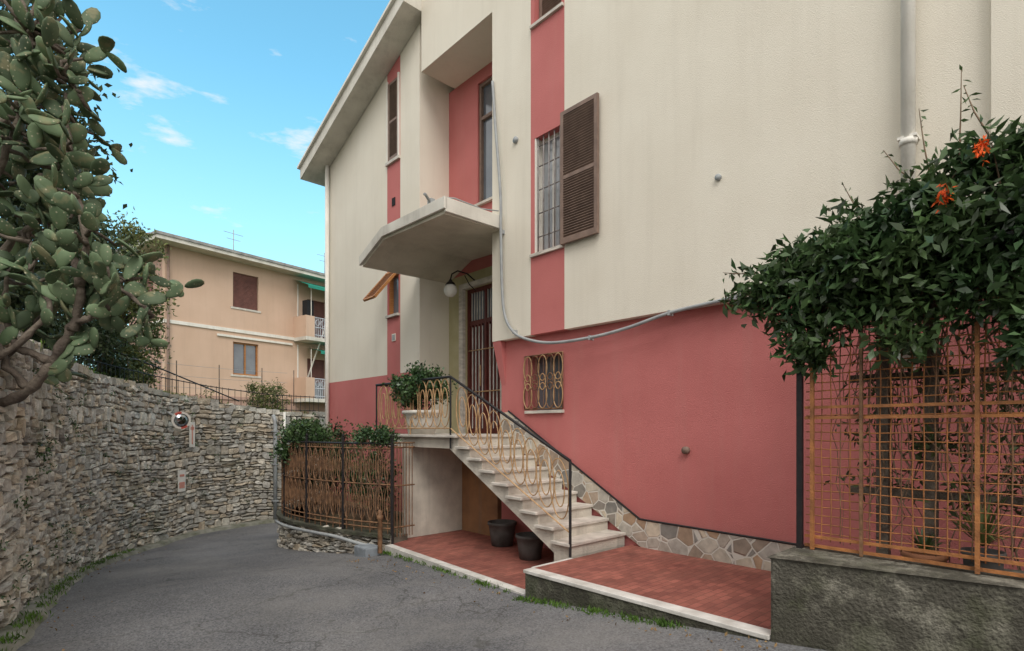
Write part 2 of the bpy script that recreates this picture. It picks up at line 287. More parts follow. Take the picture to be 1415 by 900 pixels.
# ---------------------------------------------------------------- stone walls
def stone_wall(name,path,zb,zt,flip=1,hmin=.06,hmax=.16,lmin=.10,lmax=.40,parent=None,ptop=True):
    path=np.array(path); seg=np.linalg.norm(np.diff(path,axis=0),axis=1); cs=np.concatenate([[0],np.cumsum(seg)]); Lt=cs[-1]
    def P(s):
        s=min(max(s,0),Lt); x=np.interp(s,cs,path[:,0]); y=np.interp(s,cs,path[:,1]); a=np.array([np.interp(s+.05,cs,path[:,0])-np.interp(s-.05,cs,path[:,0]),np.interp(s+.05,cs,path[:,1])-np.interp(s-.05,cs,path[:,1])]); a/=np.linalg.norm(a)+1e-9
        return x,y,a[1]*flip,-a[0]*flip
    def W(s,o,z): x,y,nx_,ny_=P(s); return (x+nx_*o,y+ny_*o,z)
    m=MB()
    K=max(2,int(Lt/.3)); vs=[];fs=[]
    for i in range(K+1):
        s=Lt*i/K
        for (o,z) in ((0.015,zb(s)-.3),(0.015,zt(s)-.04),(-.4,zt(s)-.04),(-.4,zb(s)-.3)): vs.append(W(s,o,z))
    for i in range(K):
        for k in range(4): fs.append((i*4+k,(i+1)*4+k,(i+1)*4+(k+1)%4,i*4+(k+1)%4))
    fs+=[(0,1,2,3),(K*4+3,K*4+2,K*4+1,K*4)]
    m.add(vs,fs,SBACK)
    def stone(sa,sb,za,zc,wob):
        j=lambda a=.018: random.uniform(-a,a)
        gp=.004; pr=random.uniform(.03,.085); ins=.012
        c=[(sa+gp+j(),za+gp+j()),(sb-gp+j(),za+gp+j()),(sb-gp+j(),zc-gp+j()),(sa+gp+j(),zc-gp+j())]
        c=[c[0],((sa+sb)/2+j(.03),za+gp+j(.015)),c[1],(sb-gp+j(.012),(za+zc)/2),c[2],((sa+sb)/2+j(.03),zc-gp+j(.018)),c[3],(sa+gp+j(.012),(za+zc)/2)]
        k=min(.035,(sb-sa)*.16,(zc-za)*.25)
        for q,(dx_,dz_) in ((0,(k,k)),(2,(-k,k)),(4,(-k,-k)),(6,(k,-k))): c[q]=(c[q][0]+dx_*random.uniform(.1,1),c[q][1]+dz_*random.uniform(.1,1))
        mx_=(sa+sb)/2; mz=(za+zc)/2; n=8
        vs=[W(p[0],-.02,p[1]+wob(p[0])) for p in c]+[W(p[0],pr*.6,p[1]+wob(p[0])) for p in c]
        tl=j(.018)
        for p in c:
            d=Vector((mx_-p[0],mz-p[1])); d=d.normalized()*ins if d.length>0 else d
            vs.append(W(p[0]+d.x,pr+tl*(1 if p[0]>mx_ else -1)+j(.006),p[1]+d.y+wob(p[0])))
        fs=[]
        for q in range(n): fs+=[(q,(q+1)%n,(q+1)%n+n,q+n),(q+n,(q+1)%n+n,(q+1)%n+2*n,q+2*n)]
        fs.append(tuple(range(2*n,3*n))); m.add(vs,fs,STONE)
    ph=random.uniform(0,6)
    wob=lambda s: .035*math.sin(s*1.3+ph)+.018*math.sin(s*3.7)
    zmin=min(zb(s) for s in np.linspace(0,Lt,50))-.12; zmax=max(zt(s) for s in np.linspace(0,Lt,50))+.1
    rows=[]; z=zmin
    while z<zmax: h=random.uniform(hmin*2,hmax*1.75); rows.append((z,z+h)); z+=h
    for (z0,z1) in rows:
        s=random.uniform(-.3,0)
        while s<Lt:
            l=random.uniform(lmin*1.2,lmax*1.05); s1=s+l; H=z1-z0
            if not(z0+H*.7>zb(s+l/2)-.15): s=s1; continue
            r=random.random(); cells=[]
            if r<.24: cells=[(s,s1 if l<.32 else s+l*.6,z0,z1)]+([] if l<.32 else [(s+l*.6,s1,z0,z0+H*.5),(s+l*.6,s1,z0+H*.5,z1)])
            elif r<.62:
                q=random.uniform(.35,.65); cells=[(s,s1,z0,z0+H*q)]; t=random.uniform(.3,.7)
                cells+= [(s,s+l*t,z0+H*q,z1),(s+l*t,s1,z0+H*q,z1)] if l>.25 else [(s,s1,z0+H*q,z1)]
            elif r<.88:
                q=random.uniform(.4,.65); t=random.uniform(.3,.7); cells=[(s,s1,z0+H*q,z1)]; cells+= [(s,s+l*t,z0,z0+H*q),(s+l*t,s1,z0,z0+H*q)] if l>.25 else [(s,s1,z0,z0+H*q)]
            else:
                a_,b_=random.uniform(.25,.38),random.uniform(.6,.75); cells=[(s,s1,z0,z0+H*a_),(s,s1,z0+H*a_,z0+H*b_),(s,s1,z0+H*b_,z1)]
            for c in cells:
                if c[3]<zt((c[0]+c[1])/2)+.03: stone(c[0],c[1],c[2],c[3],wob)
            s=s1
    if ptop:
        s=0
        while s<Lt:
            l=random.uniform(.12,.42); zc=zt(s+l/2)-.10; h=random.uniform(.07,.17)
            vs=[]
            for zz in (zc,zc+h):
                for (ss,o) in ((s+.01,.05),(s+l-.01,.05+random.uniform(-.02,.03)),(s+l-.01,-.38),(s+.01,-.38)): vs.append(W(ss,o,zz+random.uniform(-.018,.018)))
            m.add(vs,[(0,1,2,3),(4,5,6,7),(0,1,5,4),(1,2,6,5),(2,3,7,6),(3,0,4,7)],STONE); s+=l
    return m.obj(name,parent)
WP=catmull([(-2.9,-6),(-2.1,0),(-1.15,3.5),(-.38,5.6),(0,6.9),(.3,8.6),(.82,10.9),(1.75,13.2),(3.1,14.9),(4.4,15.6),(5.8,15.8),(9,15.6),(14,14.8)],8)
wseg=np.linalg.norm(np.diff(WP,axis=0),axis=1); wcs=np.concatenate([[0],np.cumsum(wseg)])
def wP(s): return np.interp(s,wcs,WP[:,0]),np.interp(s,wcs,WP[:,1])
def wzt(s):
    x,y=wP(s)
    if x>3: return interp(x,[3,4.4,5.8,9,14],[2.28,2.1,1.95,1.9,1.8])
    return interp(y,[-6,3,6.9,10.9,13.2,15],[2.3,2.35,2.4,2.48,2.42,2.28])
stone_wall('stone_retaining_wall',WP,lambda s: rz(wP(s)[1]),wzt)
m=MB(); vs=[];fs=[]
for i in range(len(WP)):
    a=WP[min(i+1,len(WP)-1)]-WP[max(i-1,0)]; a/=np.linalg.norm(a); n=np.array([a[1],-a[0]]); z=rz(WP[i][1])
    for o,dz in ((.0,.07),(.22,.05),(.27,-.03)): p=WP[i]+n*(o+.02*math.sin(i*1.7)*(o>0)); vs.append((p[0],p[1],z+dz+.012))
for i in range(len(WP)-1):
    for k in range(2): fs.append((i*3+k,(i+1)*3+k,(i+1)*3+k+1,i*3+k+1))
m.add(vs,fs,mat('gutter_concrete',(.30,.29,.25),(.12,.125,.08),scale=4,bump=.7,bscale=30)); m.obj('concrete_gutter')
m=MB(); offs=[.3,1,2,4,8,16,35,90]; vs=[];fs=[]
for i in range(0,len(WP)):
    a=WP[min(i+1,len(WP)-1)]-WP[max(i-1,0)]; a/=np.linalg.norm(a); n=np.array([-a[1],a[0]]); u=i/(len(WP)-1)
    zt=wzt(wcs[i]); sl=interp(u,[0,.45,.62,.75,1],[.4,.38,.25,.05,.0])
    for o in offs:
        p=WP[i]+n*o; vs.append((p[0],p[1],zt-.07+sl*min(max(o-.6,0),14)+.08*math.sin(p[0]*2)*math.cos(p[1]*1.7)*(o>1)))
k=len(offs)
for i in range(len(WP)-1):
    for j in range(k-1): fs.append((i*k+j,i*k+j+1,(i+1)*k+j+1,(i+1)*k+j))
m.add(vs,fs,GRASSY,True); m.obj('hill')
# ---------------------------------------------------------------- terraces
m=MB(); m.box(4.23,6.02,1.72,4.27,-.8,0,TILE); m.box(4.1,4.228,1.72,4.27,-.6,-.035,MOSSC); m.box(4.085,4.227,1.72,4.285,-.033,.004,CURB)
m.box(4.23,4.87,4.272,4.31,-.03,.003,CURB)
m.box(4.23,6.0,4.273,4.30,-.8,-.034,MOSSC)
m.box(4.6,9,-3,1.718,-.8,.3,MOSSC); m.obj('tiled_terrace',bevel=.006)
m=MB()
m.prismZ([(4.28,4.302),(6.8,4.302),(6.8,8.0),(4.46,8.0)],-.9,-.292,TILE)
m.prismZ([(4.15,4.29),(4.278,4.305),(4.458,7.6),(4.33,7.6)],-.9,-.285,CURB)
m.obj('tiled_terrace')
m=MB(); dx,dy=.22,-.975; a=(4.1,1.718)
def lw(t,o): return (a[0]+dx*t+.975*o,a[1]+dy*t+.22*o)
m.prismZ([lw(0,0),lw(3.5,0),lw(3.5,.5),(4.62,1.718)],-.5,.57,MOSSC); m.obj('low_concrete_wall',bevel=.02)
# ---------------------------------------------------------------- main building
B=empty('apartment_building',(0,0,0))
def panels(m,x0,x1,ycuts,zcuts,hole,mt):
    for i in range(len(ycuts)-1):
        for j in range(len(zcuts)-1):
            yc=(ycuts[i]+ycuts[i+1])/2; zc=(zcuts[j]+zcuts[j+1])/2
            if any(h[0]<yc<h[1] and h[2]<zc<h[3] for h in hole): continue
            m.box(x0,x1,ycuts[i],ycuts[i+1],zcuts[j],zcuts[j+1],mt(yc,zc))
W1=(5.38,5.92,4.1,5.82); W2=(5.38,5.92,7.52,9.2); G1=(5.47,6.18,1.77,2.6)
m=MB()
panels(m,5.88,6.14,[-4,5.32,5.38,5.92,6.0,6.89],[2.9,4.1,5.82,7.52,9.2,13],[W1,W2],lambda y,z: RED if 5.32<y<6.0 else CREAM)
panels(m,6.0,6.3,[-4,5.47,6.18,6.8],[-1,1.77,2.6,2.898],[G1],lambda y,z: RED)
m.box(6.142,6.7,6.7,6.888,2.9,13,CREAM); m.box(6.302,6.7,6.6,6.798,-1,2.898,RED)
m.add([(5.885,6.70,2.898),(5.885,6.885,2.898),(5.999,6.885,2.898),(5.999,6.70,2.898),(5.999,6.70,2.2),(5.999,6.80,2.2)],[(0,1,2,3),(0,4,5,1),(0,3,4),(1,5,2)],RED)
m.box(5.80,6.5,-4,.70,2.6,13,CREAM)
D=(7.55,8.66,1.4,4.2)
panels(m,6.7,6.92,[6.6,7.2,7.55,8.28,8.66,9.2],[-1,1.4,4.2,4.5,5.75,8.05,8.28],[D,(7.2,8.28,5.75,8.05)],lambda y,z: OLIVE if z<4.5 else RED)
m.box(5.91,6.92,6.891,9.0,8.282,13,CREAM)
V2=(9.97,10.38,3.85,4.7)
def wm(y,z): return RED if z<2.62 or 9.91<y<10.43 else CREAM
panels(m,6.0,6.25,[9.2,9.91,9.97,10.38,10.43,13.3],[-1.5,2.62,3.85,4.7,7.05],[V2],wm)
zr=lambda y: 9.6+(9.3-y)*.355-.28
m.prismX([(9.2,7.05),(9.91,7.05),(9.91,zr(9.91)),(9.2,zr(9.2))],6.0,6.25,CREAM)
m.prismX([(10.43,7.05),(13.3,7.05),(13.3,zr(13.3)),(10.43,zr(10.43))],6.0,6.25,CREAM)
m.box(6,6.25,9.91,9.97,7.05,8.7,RED); m.box(6,6.25,10.38,10.43,7.05,8.7,RED)
m.prismX([(9.91,8.7),(10.43,8.7),(10.43,zr(10.43)),(9.91,zr(9.91))],6.0,6.25,RED)
m.box(6.252,6.92,9.203,9.4,-1,9.2,CREAM)
m.box(6.252,13,13.05,13.298,-1.5,8.0,CREAM)
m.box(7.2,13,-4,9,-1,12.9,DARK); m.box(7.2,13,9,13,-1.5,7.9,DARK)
m.box(6.3,13,-4,-3.8,-1,13,CREAM)
m.obj('walls',B)
m=MB(); zt=lambda y: 9.6+(9.3-y)*.355
m.prismX([(9.003,zt(9.003)),(13.85,zt(13.85)),(13.85,zt(13.85)-.27),(9.003,zt(9.003)-.27)],5.52,13.5,ROOFM)
m.prismX([(9.003,zt(9.003)+.06),(13.9,zt(13.9)+.06),(13.9,zt(13.9)+.002),(9.003,zt(9.003)+.002)],5.46,13.5,WHITE)
m.box(5.4,13.5,-4.3,8.9,13.002,13.3,ROOFM); m.obj('roof',B)
m=MB()
vs=[];fs=[]
def ring(y,z0,z1): return [(4.8,y,z0),(4.8,y,z1),(6.695,y,z1+.05),(6.695,y,z0+.03)]
secs=[ring(6.69,4.64,4.83),ring(8.45,4.70,4.86),ring(9.199,4.40,4.54)]
for r_ in secs: vs+=r_
for i in range(2):
    for k in range(4): fs.append((i*4+k,i*4+(k+1)%4,(i+1)*4+(k+1)%4,(i+1)*4+k))
fs+=[(0,1,2,3),(11,10,9,8)]
m.add(vs,fs,SOFF)
m.prismX([(6.64,4.66),(6.64,4.87),(6.688,4.87),(6.688,4.66)],4.78,5.88,ROOFM)
m.prismX([(6.64,4.875),(8.46,4.90),(9.25,4.58),(9.25,4.42),(8.44,4.74),(6.64,4.70)],4.75,4.798,ROOFM)
m.box(4.9,4.98,7.2,7.3,4.86,5.06,GREY); m.tube([(4.95,7.25,4.98),(4.8,7.2,5.08),(4.72,7.1,5.03)],.025,GREY); m.box(5.0,5.12,6.95,7.1,4.88,5.02,GREY); m.box(5.3,5.42,7.0,7.12,4.88,5.0,GREY)
m.tube([(4.8,6.75,4.9),(5.0,6.72,4.93),(5.5,6.7,4.9),(5.85,6.7,4.96)],.012,GREY)
m.obj('entrance_canopy',B,bevel=.01)
m=MB()
def shutter(m,x,y0,y1,z0,z1,mt=BROWN,t=.045,mid=True):
    f=.055
    m.box(x,x+t,y0,y0+f,z0,z1,mt); m.box(x,x+t,y1-f,y1,z0,z1,mt)
    zs=[z0,(z0+z1)/2-.03,z1-f] if mid else [z0,z1-f]
    for z in zs: m.box(x+.001,x+t-.001,y0+f,y1-f,z,z+f+(.03 if z==z0 else 0),mt)
    z=z0+f+.05
    while z<z1-f-.02:
        m.obox((x+t/2,(y0+y1)/2,z),(.020,0,-.014),(0,(y1-y0)/2-f,0),(.002,0,.0035),mt); z+=.036
    m.box(x+t*.72,x+t*.74,y0+f,y1-f,z0+f,z1-f,DARK)
shutter(m,5.80,4.67,5.33,4.08,5.93)
m.box(5.83,5.88,5.31,5.36,4.5,4.56,BLACK); m.box(5.83,5.88,5.31,5.36,5.4,5.46,BLACK)
shutter(m,5.96,5.40,5.90,7.54,9.18)
m.box(5.84,6.1,5.33,5.99,4.055,4.098,MARB); m.box(5.84,6.1,5.33,5.99,7.475,7.518,MARB)
m.box(6.03,6.07,5.38,5.92,4.1,5.82,CURT)
for y in (5.38,5.63,5.885): m.box(6.0,6.029,y,y+.035,4.1,5.82,WHITE)
for z in (4.1,5.78): m.box(6.001,6.028,5.415,5.885,z,z+.04,WHITE)
m.box(5.885,6.0,5.895,5.919,4.1,5.82,WHITE)
for i in range(5): y=5.43+i*.11; m.bar((5.91,y,4.1),(5.91,y,5.82),.010,WBAR,6)
for z in (4.35,4.7,5.05,5.4,5.7): m.bar((5.925,5.38,z),(5.925,5.92,z),.010,WBAR,6)
m.box(6.80,6.84,7.2,8.28,5.75,8.05,GLASS)
for y in (7.2,7.7,8.22): m.box(6.74,6.799,y,y+.06,5.75,8.05,BROWN)
for z in (5.75,7.35,7.99): m.box(6.745,6.798,7.26,8.22,z,z+.06,BROWN)
m.box(6.64,6.76,7.15,8.33,5.70,5.748,MARB)
m.box(5.97,5.999,9.93,9.969,7.0,8.75,WHITE); m.box(5.97,5.999,10.381,10.42,7.0,8.75,WHITE); m.box(5.95,6.05,9.9,10.44,6.99,7.048,MARB)
shutter(m,5.985,9.972,10.378,7.06,8.69)
m.box(6.1,6.14,9.97,10.38,3.85,4.7,GLASS)
for y in (9.97,10.34): m.box(6.02,6.1,y,y+.04,3.85,4.7,ORW)
m.box(6.021,6.099,10.01,10.34,4.66,4.7,ORW); m.box(5.94,6.1,9.93,10.42,3.80,3.848,MARB)
for k in range(13):
    f=k/12; m.obox((5.97-.52*f,10.175,4.72-.62*f),(.02,0,-.012),(0,.2,0),(.002,0,.004),ORW)
for y in (9.96,10.39): m.obox((5.71,y,4.41),(.265,0,.315),(0,.02,0),(.02,0,-.017),ORW)
m.obox((5.45,10.175,4.10),(.02,0,.022),(0,.2,0),(.016,0,-.014),ORW); m.obox((5.97,10.175,4.72),(.02,0,.022),(0,.2,0),(.016,0,-.014),ORW)
m.box(5.985,5.999,10.08,10.22,3.30,3.45,WHITE); m.box(5.98,5.984,10.10,10.20,3.32,3.43,GREY)
m.box(5.985,5.999,10.1,10.22,6.1,6.26,DARK)
m.box(6.2,6.24,5.47,6.18,1.77,2.6,GLASS)
m.box(5.96,6.1,5.43,6.22,1.725,1.768,MARB)
m.obj('windows_and_shutters',B)
m=MB(); X=5.965
for z in (1.79,2.6): m.bar((X,5.43,z),(X,6.22,z),.011,RUST,6)
for y in (5.43,6.22): m.bar((X,y,1.79),(X,y,2.6),.011,RUST,6)
for i in range(5):
    yc=5.51+i*.157
    for (zc_,ry,rz_) in ((2.40,.092,.19),(1.99,.092,.19),(2.195,.062,.12)):
        m.tube([(X-.014,yc+ry*math.cos(2*math.pi*k/20),zc_+rz_*math.sin(2*math.pi*k/20)) for k in range(20)],.008,RUST if i%2 else GOLD,5,closed=True)
    m.bar((X+.006,yc,1.79),(X+.006,yc,2.6),.006,RUST,4)
m.obj('window_grille',B)
m=MB()
m.box(6.63,6.72,8.661,8.78,1.4,4.3,MARB); m.box(6.63,6.72,7.43,7.549,1.4,4.3,MARB); m.box(6.63,6.72,7.549,8.661,4.201,4.3,MARB)
m.box(6.80,6.84,7.55,8.66,1.4,4.2,GLASS)
for y0,y1 in ((8.59,8.66),(8.08,8.14),(7.55,7.62)): m.box(6.75,6.80,y0,y1,1.4,4.2,DOORW)
for z0,z1 in ((1.4,2.0),(3.5,3.58),(4.12,4.2)): m.box(6.755,6.799,7.62,8.59,z0,z1,DOORW)
for i in range(4):
    for yy in (8.18+i*.10,7.66+i*.10):
        m.box(6.752,6.798,yy+.03,yy+.075,2.0,3.5,DOORW); m.box(6.745,6.76,yy+.006,yy+.024,1.5,3.45,CURB)
for i in range(12): m.bar((6.765,7.65+i*.08,3.58),(6.765,7.65+i*.08,4.12),.010,CURB,5)
for z in (2.2,3.0): m.bar((6.735,7.6,z),(6.735,8.6,z),.012,GOLD,5)
m.bar((6.70,8.2,2.3),(6.70,8.2,2.7),.014,GOLD,6)
m.obj('front_door',B)
m=MB(); m.tube([(6.69,8.32,4.30),(6.5,8.35,4.42),(6.3,8.38,4.44),(6.18,8.40,4.36),(6.16,8.41,4.26)],.014,BLACK,8)
m.tube([(6.69,8.32,4.12),(6.55,8.34,4.22),(6.45,8.36,4.38)],.01,BLACK,8)
m.lathe((6.16,8.41,4.05),[(.001,-.12),(.05,-.11),(.09,-.08),(.12,-.03),(.125,.02),(.11,.07),(.08,.11),(.06,.13)],GLOBE,20); m.lathe((6.16,8.41,4.17),[(.10,-.02),(.07,.03),(.04,.05),(.02,.09)],BLACK,16)
m.obj('globe_lamp',B)
m=MB()
m.tube([(5.80,1.25,2.0),(5.80,1.25,13)],.055,WHITE,14); 
for z in (3.95,5.9,7.6): m.tube([(5.80,1.25,z),(5.80,1.25,z+.05)],.068,WHITE,14); m.box(5.75,5.88,1.18,1.32,z+.051,z+.075,WHITE)
m.tube([(5.93,13.2,-.5),(5.93,13.2,7.95)],.05,WHITE,10)
hose=catmull([(5.86,6.86,7.1),(5.83,6.75,6.3),(5.82,6.62,5.2),(5.81,6.60,4.6),(5.81,6.57,3.7),(5.81,6.50,3.25),(5.80,6.3,2.98),(5.80,6.0,2.83),(5.80,5.5,2.72),(5.81,4.8,2.71),(5.81,4.2,2.76),(5.82,3.6,2.86),(5.83,3.0,2.90),(5.83,2.4,2.93),(5.83,1.2,2.95)],8)
m.tube([tuple(p) for p in hose],.022,GREY,8)
for y,z in ((6.6,4.6),(6.3,2.98),(4.8,2.71),(3.6,2.86),(2.8,2.91)): m.box(5.79,5.88,y-.012,y+.012,z-.03,z+.03,GREY)
for (y,z,r) in ((6.32,5.95,.05),(3.02,4.28,.035)):
    m.tube([(5.85,y,z),(5.885,y,z)],r,GREY,14)
m.tube([(5.95,3.48,1.24),(6.01,3.48,1.24)],.045,BROWN,14)
m.obj('pipes_and_cables',B)
m=MB()
poly=[(1.73,0),(4.1,0),(4.1,.0),(6.79,1.40),(6.79,1.75),(6.6,1.76),(4.12,.34),(1.73,.30)]
m.prismX(poly,5.965,5.998,CRAZY)
m.tube([(5.968,1.73,.31),(5.968,4.12,.35),(5.968,6.6,1.775)],.014,BLACK,6)
m.obj('stone_dado',B)
# ---------------------------------------------------------------- stairs
ST=empty('entrance_staircase')
m=MB(); n=8; run=.272; rise=.155
prof=[]
for i in range(n): prof+=[(4.35+run*i,.0+rise*i if i else 0),(4.35+run*i,rise*(i+1)-.04)]
prof+=[(4.35+run*n,rise*n),(4.35+run*n,1.36),(8.0,1.36),(8.0,1.2),(4.35+run*n+.22,1.2)]
prof+=[(4.62,.0),(4.62,-.29),(4.40,-.29)] 
m.prismX([(a_,b_) for a_,b_ in prof],4.92,5.962,CONC)
m.box(4.87,6.69,8.0,8.86,1.2,1.36,CONC); m.box(5.963,6.69,6.892,7.999,1.2,1.36,CONC)
m.box(4.88,6.05,7.86,7.999,-.288,1.198,CONC)
m.box(6.0,6.2,6.9,7.85,-.29,1.198,mat('ochre_wall',(.36,.19,.09),(.24,.13,.07),scale=3,streak=.5))
m.obj('stair_structure',ST)
m=MB()
for i in range(n): m.box(4.86,5.961,4.325+run*i,4.35+run*(i+1)+.01,rise*(i+1)-.038,rise*(i+1),MARB)
m.box(4.84,5.961,4.325+run*n,6.888,1.362,1.40,MARB); m.box(4.84,6.69,6.89,8.88,1.362,1.40,MARB)
m.obj('marble_treads',ST,bevel=.006)
RL=empty('iron_stair_railing')
m=MB(); X=4.885
yb,zb_,yt,zt_=4.33,1.12,6.67,2.26
slope=(zt_-zb_)/(yt-yb)
m.tube([(X,yb,zb_),(X,yt,zt_),(X,8.86,2.26),(6.0,8.86,2.26)],.02,BLACK,8)
m.bar((X,yb,0),(X,yb,zb_),.022,BLACK,4); m.bar((X,yt,1.2),(X,yt,zt_),.018,BLACK,4); m.bar((X,8.86,1.2),(X,8.86,2.26),.016,BLACK,4)
m.bar((X,7.76,1.40),(X,7.76,2.26),.012,GOLD,4)
lb=lambda y: (zb_-.72)+slope*(y-yb)+0
m.bar((X,yb,lb(yb)-.12),(X,yt,1.50),.011,GOLD,4); m.bar((X,yt,1.50),(X,8.86,1.50),.011,GOLD,4)
m.bar((X,8.86,1.5),(6,8.86,1.5),.01,GOLD,4)
def oval(fy,fz,fx=lambda k:X,n=22): m.tube([(fx(k),fy(k),fz(k)) for k in range(n)],.008,GOLD,5,closed=True)
c=2*math.pi/22
y=yt+.14
while y<8.78:
    oval(lambda k:y+.13*math.cos(c*k),lambda k:1.88+.36*math.sin(c*k)); oval(lambda k:y+.07*math.cos(c*k),lambda k:1.88+.22*math.sin(c*k)); y+=.2
x=X+.14
while x<6.0:
    m.tube([(x+.12*math.cos(c*k),8.86,1.88+.36*math.sin(c*k)) for k in range(22)],.008,GOLD,5,closed=True); x+=.2
y=yb+.17
while y<yt-.08:
    zc=lambda yy: (zb_+slope*(yy-yb)+ (lb(yb)-.12)+(1.50-(lb(yb)-.12))*(yy-yb)/(yt-yb))/2
    oval(lambda k:y+.15*math.cos(c*k),lambda k:zc(y)+.35*math.sin(c*k)+slope*.15*math.cos(c*k))
    oval(lambda k:y+.08*math.cos(c*k),lambda k:zc(y)+.21*math.sin(c*k)+slope*.08*math.cos(c*k))
    y+=.235
m.obj('railing_ironwork',RL)
# ---------------------------------------------------------------- garden fence + low stone wall
FP=catmull([(4.47,7.62),(4.2,8.3),(3.98,9.3),(3.9,10.3),(4.15,11.3),(4.9,12.3),(5.9,13.1)],8)
fseg=np.linalg.norm(np.diff(FP,axis=0),axis=1); fcs=np.concatenate([[0],np.cumsum(fseg)])
def fP(s): return np.array([np.interp(s,fcs,FP[:,0]),np.interp(s,fcs,FP[:,1])])
stone_wall('low_stone_wall',FP,lambda s: rz(fP(s)[1]),lambda s:-.16,flip=-1,hmin=.05,hmax=.09,lmin=.09,lmax=.26,ptop=False)
m=MB(); m.prismZ([(p[0],p[1]) for p in FP]+[(6.0,13.1),(6.0,8.002),(4.47,8.002)],-.9,-.2,TERRA); m.obj('garden_bed')
m=MB(); vs=[];fs=[]
for i,p in enumerate(FP):
    a=FP[min(i+1,len(FP)-1)]-FP[max(i-1,0)]; a/=np.linalg.norm(a); nn=np.array([-a[1],a[0]])
    for o,z in ((.10,-.19),(.10,-.14),(-.16,-.14),(-.16,-.19)): q=p+nn*o; vs.append((q[0],q[1],z))
for i in range(len(FP)-1):
    for k in range(4): fs.append((i*4+k,(i+1)*4+k,(i+1)*4+(k+1)%4,i*4+(k+1)%4))
fs+=[(0,1,2,3)]
m.add(vs,fs,MOSSC); m.obj('fence_coping')
FE=empty('ornamental_iron_fence'); m=MB()
Lf=fcs[-1]
for z in (-.06,.02,.62,1.18,1.26): m.tube([(*fP(s),z) for s in np.linspace(0,Lf,60)],.013 if z!=1.26 else .016,RUST if z<1.2 else BLACK,4)
s=0; i=0
while s<Lf:
    p=fP(s)
    if i%12==0:
        m.bar((*p,-.2),(*p,1.36),.028,BLACK,4); m.lathe((*p,1.38),[(.001,-.03),(.03,0),(.001,.04)],BLACK,8)
    elif i%2: m.bar((*p,-.15),(*p,1.26),.008,RUST,4)
    if i%2==0:
        for zc_,zh in ((.33,.27),(.9,.27)):
            m.tube([(*fP(s+.07*math.cos(c*k)+.08),zc_+zh*math.sin(c*k)) for k in range(0,22,2)],.008,RUST,4,closed=True)
            m.tube([(*fP(s+.035*math.cos(c*k)+.08),zc_+zh*.45*math.sin(c*k)) for k in range(0,22,2)],.007,RUST,4,closed=True)
    if i%2==0: m.tube([(*fP(s+.03*math.cos(2*math.pi*k/8)),1.22+.035*math.sin(2*math.pi*k/8)) for k in range(8)],.006,RUST,4,closed=True)
    s+=.085; i+=1
m.obj('fence_ironwork',FE)
m=MB()
for k in range(8): x=4.47+k*.055; m.bar((x,7.66,-.2),(x,7.66,1.26),.009,RUST,4)
for z in (-.05,.6,1.2,1.27): m.bar((4.45,7.66,z),(4.9,7.66,z),.012,RUST,4)
m.bar((4.47,7.62,-.3),(4.47,7.62,1.38),.03,BLACK,4)
m.obj('gate_panel',FE)
m=MB(); m.lathe((4.22,7.55,-.38),[(.035,0),(.035,.5),(.05,.52),(.05,.56),(.03,.58),(.045,.62),(.001,.66)],RUST,12); m.obj('iron_bollard')
m=MB(); pp=[]
for s in np.linspace(0.3,3.2,12):
    p=fP(s); pp.append((p[0]-.14,p[1],-.24 if s>1 else -.24-.12*(1-s)))
m.tube(pp,.028,GREY,8); m.tube([pp[0],(pp[0][0]-.02,pp[0][1]-.05,-.5)],.028,GREY,8); m.obj('drain_pipe')
m=MB(); m.box(4.02,4.30,7.62,8.0,-.6,-.30,mat('blue_grey_block',(.28,.31,.34),(.18,.2,.22),scale=8)); m.obj('concrete_block',bevel=.02)
# ---------------------------------------------------------------- pots
def pot(name,c,r,h,mt,band=True):
    m=MB(); m.lathe(c,[(.001,0),(r*.78,0),(r*.92,h*.55),(r,h*.86),(r*1.07,h*.88),(r*1.07,h),(r*.95,h),(r*.93,h*.85),(.001,h*.84)],mt,28); return m.obj(name)
pot('flower_pot',(5.68,6.42,-.29),.21,.36,POTD); pot('flower_pot.001',(5.38,5.50,-.29),.19,.33,POTD)
PP=empty('potted_geranium'); m=MB(); m.lathe((5.12,7.80,1.40),[(.001,0),(.22,0),(.27,.2),(.30,.33),(.33,.34),(.33,.39),(.29,.39),(.28,.33),(.001,.33)],WHITE,32,sx=.85,sy=1.2); m.obj('planter',PP)
cc,pts=clumps((5.12,7.85,2.15),(.36,.55,.34),64,75,.06,.3); leaves('foliage',pts,.06,.045,LEAF,PP)
m=MB()
for q in cc[:40]: m.tube([(5.12,7.75,1.7),tuple((np.array((5.12,7.75,1.7))+q)/2+rng.normal(size=3)*.03),tuple(q)],.006,STEM,4)
m.obj('stems',PP)
fl=cc[cc[:,2]>2.2][:9]; leaves('flowers',np.concatenate([q+rng.normal(size=(14,3))*.02 for q in fl]),.03,.03,mat('pale_flower',(.75,.7,.65),(.7,.45,.45),bump=0),PP)
def shrub(name,cen,rad,nc,nl,cr,L,W,mt,stemto=None):
    e=empty(name); cc,pts=clumps(cen,rad,nc,nl,cr,.3); leaves('foliage',pts,L,W,mt,e)
    b=stemto or (cen[0],cen[1],cen[2]-rad[2]-.3); m=MB()
    for q in cc[::2]:
        mid=(np.array(b)+q)/2+rng.normal(size=3)*.08; m.tube([b,tuple(mid),tuple(q)],[.012,.008,.004],STEM,4)
    m.obj('stems',e); return e
shrub('fence_climber',(4.42,8.15,1.36),(.28,.5,.13),34,55,.06,.06,.03,LEAF,(4.5,8.3,-.2))
shrub('fence_climber.001',(4.15,10.1,1.38),(.3,.7,.2),46,70,.08,.07,.04,LEAF,(4.5,10,-.2))
